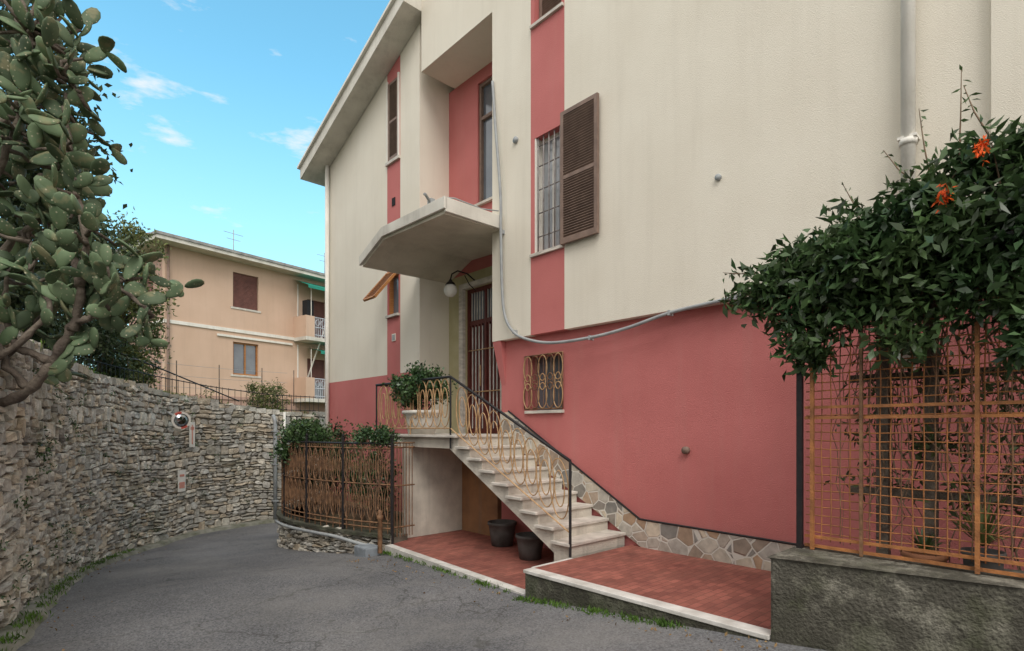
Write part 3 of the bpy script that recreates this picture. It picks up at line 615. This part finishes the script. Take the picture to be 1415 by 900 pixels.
shrub('fence_climber.002',(4.0,10.5,1.05),(.18,.3,.25),20,60,.07,.07,.04,LEAF,(4.4,10.4,-.2))
shrub('fence_climber.003',(4.25,8.95,1.2),(.12,.3,.1),8,30,.05,.05,.03,LEAFD,(4.4,9,-.2))
shrub('garden_shrub',(5.0,10.8,.8),(.6,.9,.7),50,80,.12,.07,.045,LEAFD,(5,10.8,-.2))
shrub('garden_shrub.001',(5.1,9.3,.5),(.4,.6,.6),30,70,.1,.07,.045,LEAF,(5.1,9.3,-.2))
# ---------------------------------------------------------------- trellis
TR=empty('trellis_screen'); m=MB(); X=4.62; Y1=1.66; Y0=-1.6
y=Y1-.05
k=0
while y>Y0:
    m.tube([(X+.005*math.sin(k+q*1.7),y+.004*math.sin(q*2.1+k),.64+1.91*q/8) for q in range(9)],.0042,ORUST if k%3 else RUST,4); y-=.064; k+=1
z=.70
while z<2.55: m.tube([(X+.006,Y0+(Y1-Y0)*q/14,z+.005*math.sin(q*1.9+z*9)) for q in range(15)],.0042,ORUST,4); z+=.064
for z in (.60,.67,1.58,1.66,2.55): m.box(X-.026,X-.007,Y0,Y1,z-.011,z+.011,ORUST)
for y,w_ in ((1.60,.013),(1.27,.01),(.62,.012),(.1,.012)): m.box(X-.05,X-.0265,y-w_,y+w_,.575,2.6,ORUST if y!=1.27 else RUST)
m.box(X-.055,X-.015,Y1+.01,Y1+.05,.1,2.62,BLACK)
m.bar((X,Y1+.03,2.58),(6.0,Y1+.03,2.58),.015,BLACK,4); m.bar((X,Y1+.03,2.6),(X,Y0,2.6),.018,GREY,6)
for y in (1.25,.95,.35): m.box(5.02,5.1,y-.04,y+.04,.3,2.6,BARK)
for z in (1.0,1.9): m.box(5.101,5.13,-1.2,1.5,z-.03,z+.03,BARK)
m.tube([(4.5,1.4,2.62),(4.45,.9,2.66),(4.45,.3,2.66)],.02,GREY,8)
m.obj('trellis_frame_and_mesh',TR)
VN=empty('climbing_vine')
allp=[];allc=[]
for cen,rad,nc,nl in [((4.55,2.02,2.64),(.14,.2,.12),18,36),((4.6,1.70,2.62),(.24,.3,.30),50,56),((4.55,1.3,2.70),(.28,.3,.34),60,56),((4.55,.95,2.76),(.3,.32,.38),64,56),((4.55,.6,2.86),(.32,.34,.44),70,56),((4.6,.25,2.95),(.32,.35,.42),66,54),((4.6,-.2,2.9),(.35,.4,.45),60,45),((4.45,.30,2.22),(.1,.14,.38),30,42),((4.5,.98,2.18),(.1,.14,.17),13,38),((4.52,1.62,2.18),(.10,.15,.24),26,42),((4.5,1.3,2.33),(.1,.3,.13),20,40),((4.5,.6,2.38),(.12,.4,.16),30,42),((4.9,1.1,2.6),(.4,.8,.25),50,55)]:
    cc,p=clumps(cen,rad,nc,nl*.56,.065,.35); allp.append(p); allc.append(cc)
P_=np.concatenate(allp); leaves('foliage',P_,.105,.040,LEAF,VN,bias=(-.3,0,-.45))
_,p=clumps((5.2,.7,1.7),(.25,1.0,.9),46,36,.09,.3); leaves('inner_foliage',p,.08,.03,LEAFD,VN,bias=(0,0,-.5))
m=MB(); CC=np.concatenate(allc)
for q in CC[::3]:
    o=np.array([4.7,q[1]+rng.normal()*.1,2.5]); m.tube([tuple(o),tuple((o+q)/2+rng.normal(size=3)*.06),tuple(q)],[.01,.006,.003],STEM,4)
for i in range(110):
    y=rng.uniform(-.6,1.5); x=4.72+rng.uniform(0,.5); z=2.5; pts=[(x,y,z)]; zend=rng.uniform(.5,1.8); 
    while z>zend: z-=.13; y+=rng.normal()*.04; x+=rng.normal()*.02; x=max(x,4.66); pts.append((x,y,z))
    m.tube(pts,rng.uniform(.002,.006),STEM,4)
SHO=((.85,3.15,.05,.45),(.7,3.2,-.02,.55),(.55,3.3,.12,.35),(1.2,2.95,.15,.3),(2.0,2.75,.25,.05),(.9,3.1,.2,.3))
for (y,z,dy_,dz) in SHO: m.tube([(4.5,y,z),(4.48,y+dy_*.6,z+dz*.5),(4.45,y+dy_,z+dz)],[.006,.004,.002],STEM,4)
m.obj('stems',VN)
sh=[]
for (y,z,dy_,dz) in SHO:
    for t in np.linspace(0,1,12): sh.append((4.48,y+dy_*t,z+dz*t))
leaves('shoot_leaves',sh,.06,.02,LEAF,VN)
fp=[]
for cen in ((4.22,.55,3.14),(4.22,.73,2.92)):
    fp+= [(cen[0]+rng.normal()*.012,cen[1]+rng.normal()*.014,cen[2]+rng.normal()*.03) for _ in range(60)]
leaves('flowers',fp,.045,.014,FLOW,VN,bias=(-.6,0,-1.8))
def spiky(name,c,n,L,mt,w=.018):
    m=MB()
    for i in range(n):
        a=random.uniform(0,6.28); t=random.uniform(.25,1.1); l=L*random.uniform(.6,1.1); d=Vector((math.cos(a)*math.sin(t),math.sin(a)*math.sin(t),math.cos(t))); s=Vector((-math.sin(a),math.cos(a),0))*w
        p0=Vector(c); p1=p0+d*l*.55; p2=p0+d*l+Vector((0,0,-l*.22*t))
        m.add([p0-s*.6,p0+s*.6,p1+s,p1-s,p2],[(0,1,2,3),(3,2,4)],mt)
    return m.obj(name)
spiky('spider_plant',(4.78,.62,.72),70,.38,LEAFY,.008)
pot('flower_pot.002',(4.8,.62,.45),.11,.24,POTD); pot('flower_pot.003',(4.85,.95,.32),.13,.3,TERC)
spiky('spider_plant.001',(4.86,.95,.6),40,.25,LEAF,.008)
# ---------------------------------------------------------------- weeds
gp=[]
def tuft(x,y,z,n,r=.08): 
    for _ in range(n): gp.append((x+rng.normal()*r,y+rng.normal()*r,z))
for _ in range(80):
    t=rng.uniform(0,1.6); p=lw(t,-.03-rng.uniform(0,.2)); tuft(p[0],p[1],rz(p[1])+.01,40,.05)
for _ in range(34):
    y=rng.uniform(2.4,4.3); tuft(4.06-rng.uniform(0,.05),y,rz(y),24,.04)
for _ in range(30):
    y=rng.uniform(4.4,7.6); tuft(4.18+(y-4.3)*.055-.06,y,rz(y),20,.035)
for _ in range(95):
    s=rng.uniform(6,20); p=wP(s); tuft(p[0]+.2,p[1]-.0,rz(p[1])+.06,16,.05)
for _ in range(60):
    s=rng.uniform(9,23); p=wP(s); tuft(p[0]-.1,p[1]+.05,wzt(s)+.0,34,.09)
leaves('grass_tufts',gp,.055,.012,GRASSB,None,bias=(0,0,2.2))
dl=[]
for _ in range(260):
    if rng.random()<.5: y=rng.uniform(1.5,7.5); dl.append((4.05-abs(rng.normal())*.25,y,rz(y)+.012))
    else:
        s=rng.uniform(7,20); p=wP(s); dl.append((p[0]+.3+abs(rng.normal())*.2,p[1],rz(p[1])+.012))
leaves('fallen_leaves',dl,.035,.02,mat('dead_leaf',(.30,.2,.09),(.16,.09,.04),bump=0,island=.4),None,bias=(0,0,0))
gp=[]
for _ in range(420):
    s=rng.uniform(10,26); p=wP(s); o=rng.uniform(.3,3.5); tuft(p[0]-o*.7,p[1]+o*.7,wzt(s)-.05+.3*max(o-.6,0)*(s<20),26,.14)
leaves('hill_grass',gp,.16,.018,LEAFY,None,bias=(0,0,2.0))
wp=[]
for _ in range(130):
    s=rng.uniform(8,24); p=wP(s); q=wP(s+.1); a=np.array([q[0]-p[0],q[1]-p[1]]); a/=np.linalg.norm(a); z=rng.uniform(rz(p[1])+.1,wzt(s))
    for _ in range(16): wp.append((p[0]+a[1]*.07+rng.normal()*.03,p[1]-a[0]*.07+rng.normal()*.03,z+rng.normal()*.03))
leaves('wall_weeds',wp,.05,.02,LEAF)
# ---------------------------------------------------------------- far building
FB=empty('peach_apartment_building',(5.22,27.8,0),math.atan2(.1925,.981)); m=MB()
Wd=12; dp=3.9
def fpan(y0,y1,xc,zc_,holes,mtf):
    for i in range(len(xc)-1):
        for j in range(len(zc_)-1):
            a_=(xc[i]+xc[i+1])/2; b_=(zc_[j]+zc_[j+1])/2
            if any(h[0]<a_<h[1] and h[2]<b_<h[3] for h in holes): continue
            m.box(xc[i],xc[i+1],y0,y1,zc_[j],zc_[j+1],mtf(a_,b_))
H=[(2.95,4.2,7.25,8.9),(2.95,4.2,4.05,5.6),(6.9,8.0,6.15,8.35),(6.9,8.0,3.0,5.2),(6.6,7.9,-.2,1.9)]
fpan(0,.25,[0,2.95,4.2,6.6,6.9,7.9,8.0,Wd],[-1.7,-.2,1.9,3.0,4.05,5.2,5.6,6.15,7.25,8.35,8.9,9.4],H,lambda a,b: PEACH if b>2.9 else PINKD)
m.box(0,.25,.252,dp,-1.7,9.4,PINKD); m.box(.25,Wd,dp-.25,dp,-1.7,9.4,PEACH); m.box(Wd-.25,Wd,.252,dp-.25,-1.7,9.4,PEACH)
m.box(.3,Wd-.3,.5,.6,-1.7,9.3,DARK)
m.box(-.04,Wd,-.05,-.002,6.05,6.2,WHITE); m.box(-.04,Wd,-.05,-.002,2.85,2.98,PINKD); m.box(2.2,6,-.07,-.002,5.78,5.88,WHITE)
m.box(-.05,-.002,-.05,dp,6.05,6.2,WHITE)
m.box(-.6,Wd+.5,-.75,dp+.5,9.40,9.56,ROOFM); m.box(-.65,Wd+.5,-.8,dp+.5,9.561,9.68,mat('roof_edge',(.35,.34,.32),(.2,.2,.2)))
m.add([(-.5,-.7,9.68),(Wd,-.7,9.68),(Wd,dp/2,10.1),(-.5,dp/2,10.1),(-.5,dp+.4,9.68),(Wd,dp+.4,9.68)],[(0,1,2,3),(3,2,5,4),(0,3,4),(1,5,2)],TERC)
m.tube([(.1,-.1,-1),(.1,-.1,9.4)],.06,BROWN,8)
for h in H[:2]:
    m.box(h[0]-.12,h[1]+.12,-.03,-.001,h[2]-.09,h[2]-.002,MARB)
for h in H: m.box(h[0],h[1],.14,.18,h[2],h[3],GLASS)
def rolls(h,mt,fr=1.0):
    z=h[3]
    while z>h[3]-(h[3]-h[2])*fr: m.box(h[0]+.03,h[1]-.03,.08,.11,z-.055,z-.008,mt); z-=.06
BR2=mat('maroon_roller_shutter',(.19,.085,.07),(.14,.065,.055),bump=.1)
rolls(H[0],BR2); rolls(H[2],BR2); rolls(H[3],BR2,.55); rolls(H[4],BR2)
h=H[1]
for x in (h[0],(h[0]+h[1])/2-.03,h[1]-.07): m.box(x,x+.07,.09,.139,h[2],h[3],ORW)
for z in (h[2],h[3]-.07): m.box(h[0]+.07,h[1]-.07,.091,.138,z,z+.07,ORW)
BALW=mat('balcony_rail_paint',(.55,.58,.62),(.42,.45,.5),bump=0,rough=.5)
for zf in (6.0,2.85):
    m.box(6.1,11,-1.1,-.002,zf,zf+.18,ROOFM); 
    m.box(6.1,6.6,-1.1,-1.0,zf+.18,zf+1.25,PEACH); m.box(6.1,6.2,-.999,-.003,zf+.18,zf+1.25,PEACH)
    for x in np.arange(6.65,11,.11): m.bar((x,-1.06,zf+.18),(x,-1.06,zf+1.2),.016,BALW,4)
    for z in (zf+.3,zf+.7,zf+1.2): m.bar((6.6,-1.06,z),(11,-1.06,z),.025,BALW,4)
    for x in np.arange(6.8,11,.33): m.tube([(x+.12*math.cos(2*math.pi*k/10),-1.06,zf+.95+.16*math.sin(2*math.pi*k/10)) for k in range(10)],.014,BALW,4,closed=True)
    m.bar((6.5,-.95,zf+1.2),(6.5,-.95,zf+2.7),.02,WHITE,4)
    m.box(6.3,6.35,-.05,-.003,zf+.18,zf+3,WHITE)
m.add([(6.1,-.05,9.2),(11,-.05,9.2),(11,-1.3,8.75),(6.1,-1.3,8.75),(6.1,-1.32,8.6),(11,-1.32,8.6)],[(0,1,2,3),(3,2,5,4)],GREENA)
m.add([(6.9,-.05,5.75),(11,-.05,5.75),(11,-1.2,5.5),(6.9,-1.2,5.5),(6.9,-1.22,5.35),(11,-1.22,5.35)],[(0,1,2,3),(3,2,5,4)],GREENA)
m.tube([(6.4,-.06,2.9),(7.9,-1.2,8.7)],.04,WHITE,6)
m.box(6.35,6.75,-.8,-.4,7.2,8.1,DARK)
m.box(-.04,-.001,1.2,2.2,7.2,8.6,BR2)
m.obj('facade',FB)
m=MB()
for (x,y) in ((4,2),(9,1.5)):
    m.bar((x,y,9.7),(x,y,11.6),.02,GREY,5); m.bar((x-.5,y,11.4),(x+.5,y,11.4),.012,GREY,4); m.bar((x-.35,y,11.1),(x+.35,y,11.1),.012,GREY,4)
m.obj('tv_aerials',FB)
# ---------------------------------------------------------------- street bits along the wall
def wallpt(px_s,o): 
    p=wP(px_s); q=wP(px_s+.1); a=np.array([q[0]-p[0],q[1]-p[1]]); a/=np.linalg.norm(a); return np.array([p[0]+a[1]*o,p[1]-a[0]*o]),a,np.array([a[1],-a[0]])
def s_of(x,y): 
    d=(WP[:,0]-x)**2+(WP[:,1]-y)**2; return wcs[int(d.argmin())]
sm=s_of(2.75,14.55)
p,a,nv=wallpt(sm,.35); m=MB()
R=Vector((nv[0],nv[1],-.15)).normalized(); U=Vector((0,0,1))
Rd=(R+Vector((-.9*a[0],-.9*a[1],0))).normalized(); T2=Rd.cross(U).normalized(); U2=T2.cross(Rd).normalized()
cn=Vector((p[0],p[1],1.68))
def disc(m,c,r0,r1,off0,off1,mt,n=28):
    vs=[];fs=[]
    for k in range(n):
        t=2*math.pi*k/n; d=T2*math.cos(t)+U2*math.sin(t); vs+=[c+d*r0+Rd*off0,c+d*r1+Rd*off1]
    for k in range(n): fs.append((2*k,2*k+1,(2*k+3)%(2*n),(2*k+2)%(2*n)))
    m.add(vs,fs,mt,True)
disc(m,cn,.0001,.09,.045,.038,MIRR); disc(m,cn,.09,.15,.038,0,MIRR)
for k in range(8):
    n=6;vs=[];fs=[]
    for j in range(n+1):
        t=2*math.pi*(k+j/n)/8; d=T2*math.cos(t)+U2*math.sin(t); vs+=[cn+d*.15+Rd*.02,cn+d*.195+Rd*.02,cn+d*.195-Rd*.03]
    for j in range(n): fs+=[(3*j,3*j+1,3*j+4,3*j+3),(3*j+1,3*j+2,3*j+5,3*j+4)]
    m.add(vs,fs,REDP if k%4==1 else WHITE)
disc(m,cn,.195,.0001,-.03,-.05,WHITE)
m.bar(tuple(cn-Rd*.04),(p[0]-nv[0]*.38,p[1]-nv[1]*.38,1.9),.02,GREY,6)
m.obj('traffic_mirror')
PALR=mat('faded_red_paint',(.62,.24,.18),(.6,.32,.26),scale=20,bump=0)
def sign(name,s,z,w,h,o=.12,kind=0):
    p,a,nv=wallpt(s,o); m=MB(); A=Vector((a[0],a[1],0)); Nn=Vector((nv[0],nv[1],0)); c0=Vector((p[0],p[1],z))
    m.obox(c0,A*w/2,Nn*.006,(0,0,h/2),WHITE)
    if kind==0:
        m.obox(c0+Nn*.009,A*w*.1,Nn*.002,(0,0,h*.38),PALR); m.obox(c0+Nn*.0095+Vector((0,0,h*.25)),A*w*.32,Nn*.0015,(0,0,h*.06),PALR)
    else:
        m.obox(c0+Nn*.009+Vector((0,0,-h*.2)),A*w*.36,Nn*.002,(0,0,h*.14),PALR); m.obox(c0+Nn*.009+Vector((0,0,h*.25)),A*w*.3,Nn*.002,(0,0,h*.05),PALR)
    for dz in (-.3,.3): m.bar(tuple(c0+Vector((0,0,dz*h))),tuple(c0-Nn*.14+Vector((0,0,dz*h))),.012,GREY,4)
    m.obj(name)
sign('wall_sign',s_of(3.2,15.0)+.05,1.35,.17,.6,kind=0); sign('wall_sign.001',s_of(3.1,14.9)-.1,.28,.26,.5,kind=1)
sp=s_of(5.5,15.8); p,a,nv=wallpt(sp,.18)
m=MB(); m.tube([(p[0],p[1],-1.2),(p[0],p[1],1.7),(p[0]-.02,p[1]+.1,1.85)],.05,GREY,10); m.tube([(p[0]+.25,p[1],-1.2),(p[0]+.25,p[1],1.95)],.035,WHITE,8)
for z in (-.5,.5,1.4): m.box(p[0]-.07,p[0]+.07,p[1]-.06,p[1]+.1,z,z+.04,GREY)
m.obj('drainpipe_post')
m=MB(); sA=s_of(1.2,12); sB=s_of(7,15.8)
for s in np.arange(sA,sB,.13):
    p,a,nv=wallpt(s,-.9); z0=wzt(s)+.0; m.bar((p[0],p[1],z0-.1),(p[0],p[1],z0+.55),.007,BLACK,4)
for dz in (.1,.52): m.tube([(*wallpt(s,-.9)[0],wzt(s)+dz) for s in np.arange(sA,sB,.4)],.012,BLACK,4)
m.tube([(1.0,15.5,3.6),(3.0,17.0,3.1),(5.2,17.6,2.3)],.02,BLACK,5)
m.obj('iron_railing')
m=MB()
for i in range(9):
    s=sA+i*.9; p,a,nv=wallpt(s,-1.6); m.bar((p[0],p[1],2.2),(p[0],p[1],3.3),.014,BARK,5)
for dz in (2.6,2.9,3.2): m.tube([(*wallpt(s,-1.6)[0],dz) for s in np.arange(sA,sA+7.3,.5)],.004,GREY,4)
m.obj('wire_fence')
# ---------------------------------------------------------------- trees / shrubs
def tree(name,base,crown,rad,nc,nl,cr,L,W,mt,tr=.12,shell=.5):
    e=empty(name); cc,pts=clumps(crown,rad,nc,nl,cr,shell); leaves('crown',pts,L,W,mt,e); m=MB(); b=np.array(base); c=np.array(crown)
    fork=b+(c-b)*.55
    m.tube([tuple(b),tuple((b+fork)/2+rng.normal(size=3)*.08),tuple(fork),tuple(c)],[tr,tr*.85,tr*.7,tr*.3],BARK,8)
    for q in cc[::3]:
        st=b+(c-b)*rng.uniform(.35,.9); mid=(st+q)/2+np.array([0,0,.15]); m.tube([tuple(st),tuple(mid),tuple(q)],[tr*.3,tr*.18,tr*.06],BARK,5)
    m.obj('trunk_and_limbs',e); return e
tree('evergreen_tree',(-1.2,12.5,3),(-.7,12.3,6.2),(1.9,1.9,3.0),130,120,.26,.13,.07,LEAFD)
tree('evergreen_tree.001',(.3,16.4,3),(.7,16.4,5.2),(1.4,1.6,2.2),110,110,.24,.13,.06,LEAFD)
tree('evergreen_tree.002',(2.3,18.2,2.4),(2.45,18.2,4.9),(1.2,1.2,2.3),95,120,.2,.12,.055,LEAFY)
tree('evergreen_tree.003',(-2.5,9,3),(-1.4,9.3,7.2),(1.5,1.6,2.0),100,110,.24,.12,.07,LEAFD)
shrub('ivy_bush',(.2,12.7,3.1),(.8,1.2,.8),60,100,.16,.1,.06,LEAFD); shrub('ivy_bush.001',(1.3,15.6,3.1),(1,1,.9),60,100,.16,.1,.06,LEAFD)
shrub('ivy_bush.002',(-.7,10.4,3.3),(.6,1.5,1.0),60,100,.18,.1,.06,LEAFD)
shrub('wall_top_bush',(5.85,17.1,2.3),(.6,.5,.6),40,80,.11,.09,.03,LEAFY)
shrub('wall_top_bush.001',(2.4,16.0,2.6),(.35,.35,.3),20,60,.1,.08,.04,LEAFY)
shrub('wall_top_bush.002',(4.3,18.8,2.0),(1.3,.5,.35),40,60,.14,.09,.04,LEAFY)
# ---------------------------------------------------------------- prickly pear
CA=empty('prickly_pear_cactus'); Rv=np.array([.7373,-.6756,0]); Fv=np.array([.6756,.7373,0]); B0=np.array([0,6.65,0.])
def cp(x,y,w=0): return B0+Rv*(x*.00635)+Fv*w+np.array([0,0,1.5+(592-y)*.00635])
br=[[(-330,440,-.1),(-200,520,-.1),(-80,565,0),(0,556,0),(40,538,0),(72,500,0),(98,455,0),(112,400,.0),(98,335,0),(70,280,.05),(45,235,.1)],
[(-60,520,.1),(10,475,.1),(40,440,.1),(75,400,.1),(120,385,.05),(165,400,0),(200,425,0)],
[(98,455,0),(130,440,-.05),(160,432,-.1)],[(112,400,0),(125,350,-.05),(120,300,-.05),(105,240,-.05),(95,190,0),(90,130,.0)],
[(-60,400,.1),(0,330,.1),(40,300,.1),(70,240,.05),(85,200,0)],[(-80,330,0),(-10,250,0),(20,180,0),(40,110,0),(45,50,0)],
[(-60,200,.1),(0,150,.1),(30,90,.1),(80,100,.0),(110,130,0)],[(40,538,0),(20,500,-.1),(10,450,-.15),(0,400,-.2)],[(72,500,0),(40,480,-.1),(20,430,-.1),(30,370,-.1)],
[(-60,500,-.2),(0,505,-.2),(45,478,-.15),(85,430,-.12),(60,390,-.1),(55,340,-.1)]]
m=MB(); tips=[]
for b in br:
    P=catmull([cp(*q) for q in b],5); n=len(P); big=.058 if b is br[0] else .036
    m.tube([tuple(p+rng.normal(size=3)*.008) for p in P],[big*(1-.6*i/n)*(1+.18*math.sin(i*1.9)) for i in range(n)],BARK,8)
    tips+= [(P[i],i/n) for i in range(len(P))]
BM=m
m=MB()
def pad(m,c,d,nrm,l,w,t=.014):
    d=Vector(d).normalized(); nrm=Vector(nrm); s=d.cross(nrm)
    if s.length<1e-3: s=d.cross(Vector((1,0,0)))
    s.normalize(); nn=s.cross(d).normalized(); vs=[];fs=[]; n=12
    c=Vector(c)+d*l*.5
    rings=[(.6,1.0),(.92,.5),(1,0),(.92,-.5),(.6,-1.0)]
    bend=random.uniform(-.6,.6)
    for f,h in rings:
        for k in range(n):
            a=2*math.pi*k/n; cx=math.cos(a); sy=math.sin(a); ww=w*.5*(1+.22*cx)
            vs.append(c+d*(l*.5*f*cx)+s*(ww*f*sy)+nn*(t*h+bend*w*.3*(f*cx)**2))
    R_=len(rings)
    for i in range(R_-1):
        for k in range(n): fs.append((i*n+k,i*n+(k+1)%n,(i+1)*n+(k+1)%n,(i+1)*n+k))
    vs+= [c+nn*t*1.3,c-nn*t*1.3]; a0=len(vs)-2
    for k in range(n): fs.append((a0,(k+1)%n,k)); fs.append((a0+1,(R_-1)*n+k,(R_-1)*n+(k+1)%n))
    m.add(vs,fs,CACT,True)
    return c+d*l*.5
cnt=0
def rv(): return Vector(rng.normal(size=3))
def chain(p,d,depth,l):
    global cnt
    if cnt>640: return
    cnt+=1; nrm=rv()*.7+Vector((-.7,-.7,.1)); tip=pad(m,p,d,nrm,l,l*random.uniform(.46,.64)); 
    if depth<=0: return
    for k in range(random.choice([1,1,2,2])):
        nd=(Vector(d)*.8+rv()*.6+Vector((0,0,.2))).normalized(); st=Vector(tip)-Vector(d)*l*random.uniform(0,.12)
        chain(st,nd,depth-1,l*random.uniform(.75,1.0))
for p,f in tips:
    if f>.42 and random.random()<.6:
        d=(rv()+Vector((0,0,.5))).normalized(); chain(p,d,random.choice([0,1,2]),random.uniform(.2,.30))
TP=np.array([t[0] for t in tips])
for (x,y,w,n) in [(20,60,.1,8),(60,40,.2,7),(92,60,.1,5),(105,110,0,5),(60,130,.1,6),(20,160,.1,7),(95,180,0,5),(50,200,.1,6),(10,240,0,7),(55,290,.1,5),(110,250,.1,3),(20,330,.1,5),(20,400,.1,3),(125,320,.1,4),(145,360,.1,4),(165,400,0,4),(185,425,0,4),(135,440,.1,2),(70,360,0,3),(5,20,.1,8),(40,5,.2,8),(20,-10,.1,6)]:
    for _ in range(n):
        p=cp(x+rng.normal()*14,y+rng.normal()*20,w+rng.normal()*.2)
        # grow toward this spot from the nearest branch: a thin limb carries the pads
        q=TP[((TP-p)**2).sum(1).argmin()]
        if np.linalg.norm(p-q)>.06:
            mid=(p+q)/2+rng.normal(size=3)*.03; BM.tube([tuple(q),tuple(mid),tuple(p)],[.022,.016,.012],BARK,6)
        d=Vector(p-q).normalized()*.5+rv()*.5+Vector((0,0,.2)); chain(p,d.normalized(),random.choice([0,1,1]),random.uniform(.18,.29))
BM.obj('branches',CA)
m.obj('pads',CA)
# ---------------------------------------------------------------- world, sun, camera
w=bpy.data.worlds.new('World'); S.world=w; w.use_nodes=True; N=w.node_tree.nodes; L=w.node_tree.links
bg=N['Background']; sky=N.new('ShaderNodeTexSky'); sky.sky_type='NISHITA'; sky.sun_disc=False
SD=Vector((-.50,-.80,0)).normalized(); el=math.radians(50)
sky.sun_elevation=el; sky.sun_rotation=math.atan2(SD.x,SD.y); sky.air_density=1.0; sky.dust_density=.6; sky.ozone_density=1.5
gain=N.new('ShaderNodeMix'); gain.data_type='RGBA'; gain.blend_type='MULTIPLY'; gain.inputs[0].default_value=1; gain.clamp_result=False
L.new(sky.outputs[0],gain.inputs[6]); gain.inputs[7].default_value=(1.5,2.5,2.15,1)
tc=N.new('ShaderNodeTexCoord'); mp=N.new('ShaderNodeMapping'); mp.inputs['Scale'].default_value=(1,1,3.2); mp.inputs['Location'].default_value=(.35,.1,.2); L.new(tc.outputs['Generated'],mp.inputs[0])
sx=N.new('ShaderNodeSeparateXYZ'); L.new(tc.outputs['Generated'],sx.inputs[0])
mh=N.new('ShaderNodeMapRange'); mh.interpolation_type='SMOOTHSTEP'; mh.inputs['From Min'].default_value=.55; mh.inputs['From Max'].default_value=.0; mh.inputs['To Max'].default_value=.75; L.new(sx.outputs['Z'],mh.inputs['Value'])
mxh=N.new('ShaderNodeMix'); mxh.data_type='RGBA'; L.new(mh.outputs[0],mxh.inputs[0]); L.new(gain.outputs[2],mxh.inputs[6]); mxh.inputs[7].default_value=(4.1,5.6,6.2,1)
no=N.new('ShaderNodeTexNoise'); no.inputs['Scale'].default_value=9; no.inputs['Detail'].default_value=6; no.inputs['Roughness'].default_value=.58; L.new(mp.outputs[0],no.inputs['Vector'])
mr=N.new('ShaderNodeMapRange'); mr.inputs['From Min'].default_value=.60; mr.inputs['From Max'].default_value=.74; mr.inputs['To Max'].default_value=.8; L.new(no.outputs['Fac'],mr.inputs['Value'])
mx=N.new('ShaderNodeMix'); mx.data_type='RGBA'; L.new(mr.outputs[0],mx.inputs[0]); L.new(mxh.outputs[2],mx.inputs[6]); mx.inputs[7].default_value=(6.3,6.5,6.6,1)
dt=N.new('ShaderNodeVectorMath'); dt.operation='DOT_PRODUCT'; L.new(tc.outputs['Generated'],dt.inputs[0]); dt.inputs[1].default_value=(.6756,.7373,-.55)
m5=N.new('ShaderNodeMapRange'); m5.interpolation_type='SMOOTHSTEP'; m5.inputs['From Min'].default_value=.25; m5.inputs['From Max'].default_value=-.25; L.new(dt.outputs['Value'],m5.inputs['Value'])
mx5=N.new('ShaderNodeMix'); mx5.data_type='RGBA'; L.new(m5.outputs[0],mx5.inputs[0]); L.new(mx.outputs[2],mx5.inputs[6]); mx5.inputs[7].default_value=(9.6,9.3,9.0,1)  # bright pale veil added behind camera and overhead, soft fill for facade and wall
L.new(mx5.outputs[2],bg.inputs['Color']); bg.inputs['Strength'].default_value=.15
sl=bpy.data.lights.new('sun','SUN'); sl.energy=1.8; sl.angle=math.radians(28); sl.color=(1,.96,.90); so=bpy.data.objects.new('sun',sl); S.collection.objects.link(so)
dirv=Vector((SD.x*math.cos(el),SD.y*math.cos(el),math.sin(el))); so.rotation_euler=dirv.to_track_quat('Z','Y').to_euler(); so.location=(0,0,20)
cam=bpy.data.cameras.new('camera'); co=bpy.data.objects.new('camera',cam); S.collection.objects.link(co)
cam.sensor_width=36; cam.lens=36*772/1415; cam.shift_y=142/1415; cam.clip_end=2000; cam.clip_start=.05
co.location=(0,0,1.5); co.rotation_euler=(math.radians(90),0,-math.radians(42.5)); S.camera=co
S.view_settings.view_transform='Standard'; S.view_settings.look='None'; S.view_settings.exposure=0
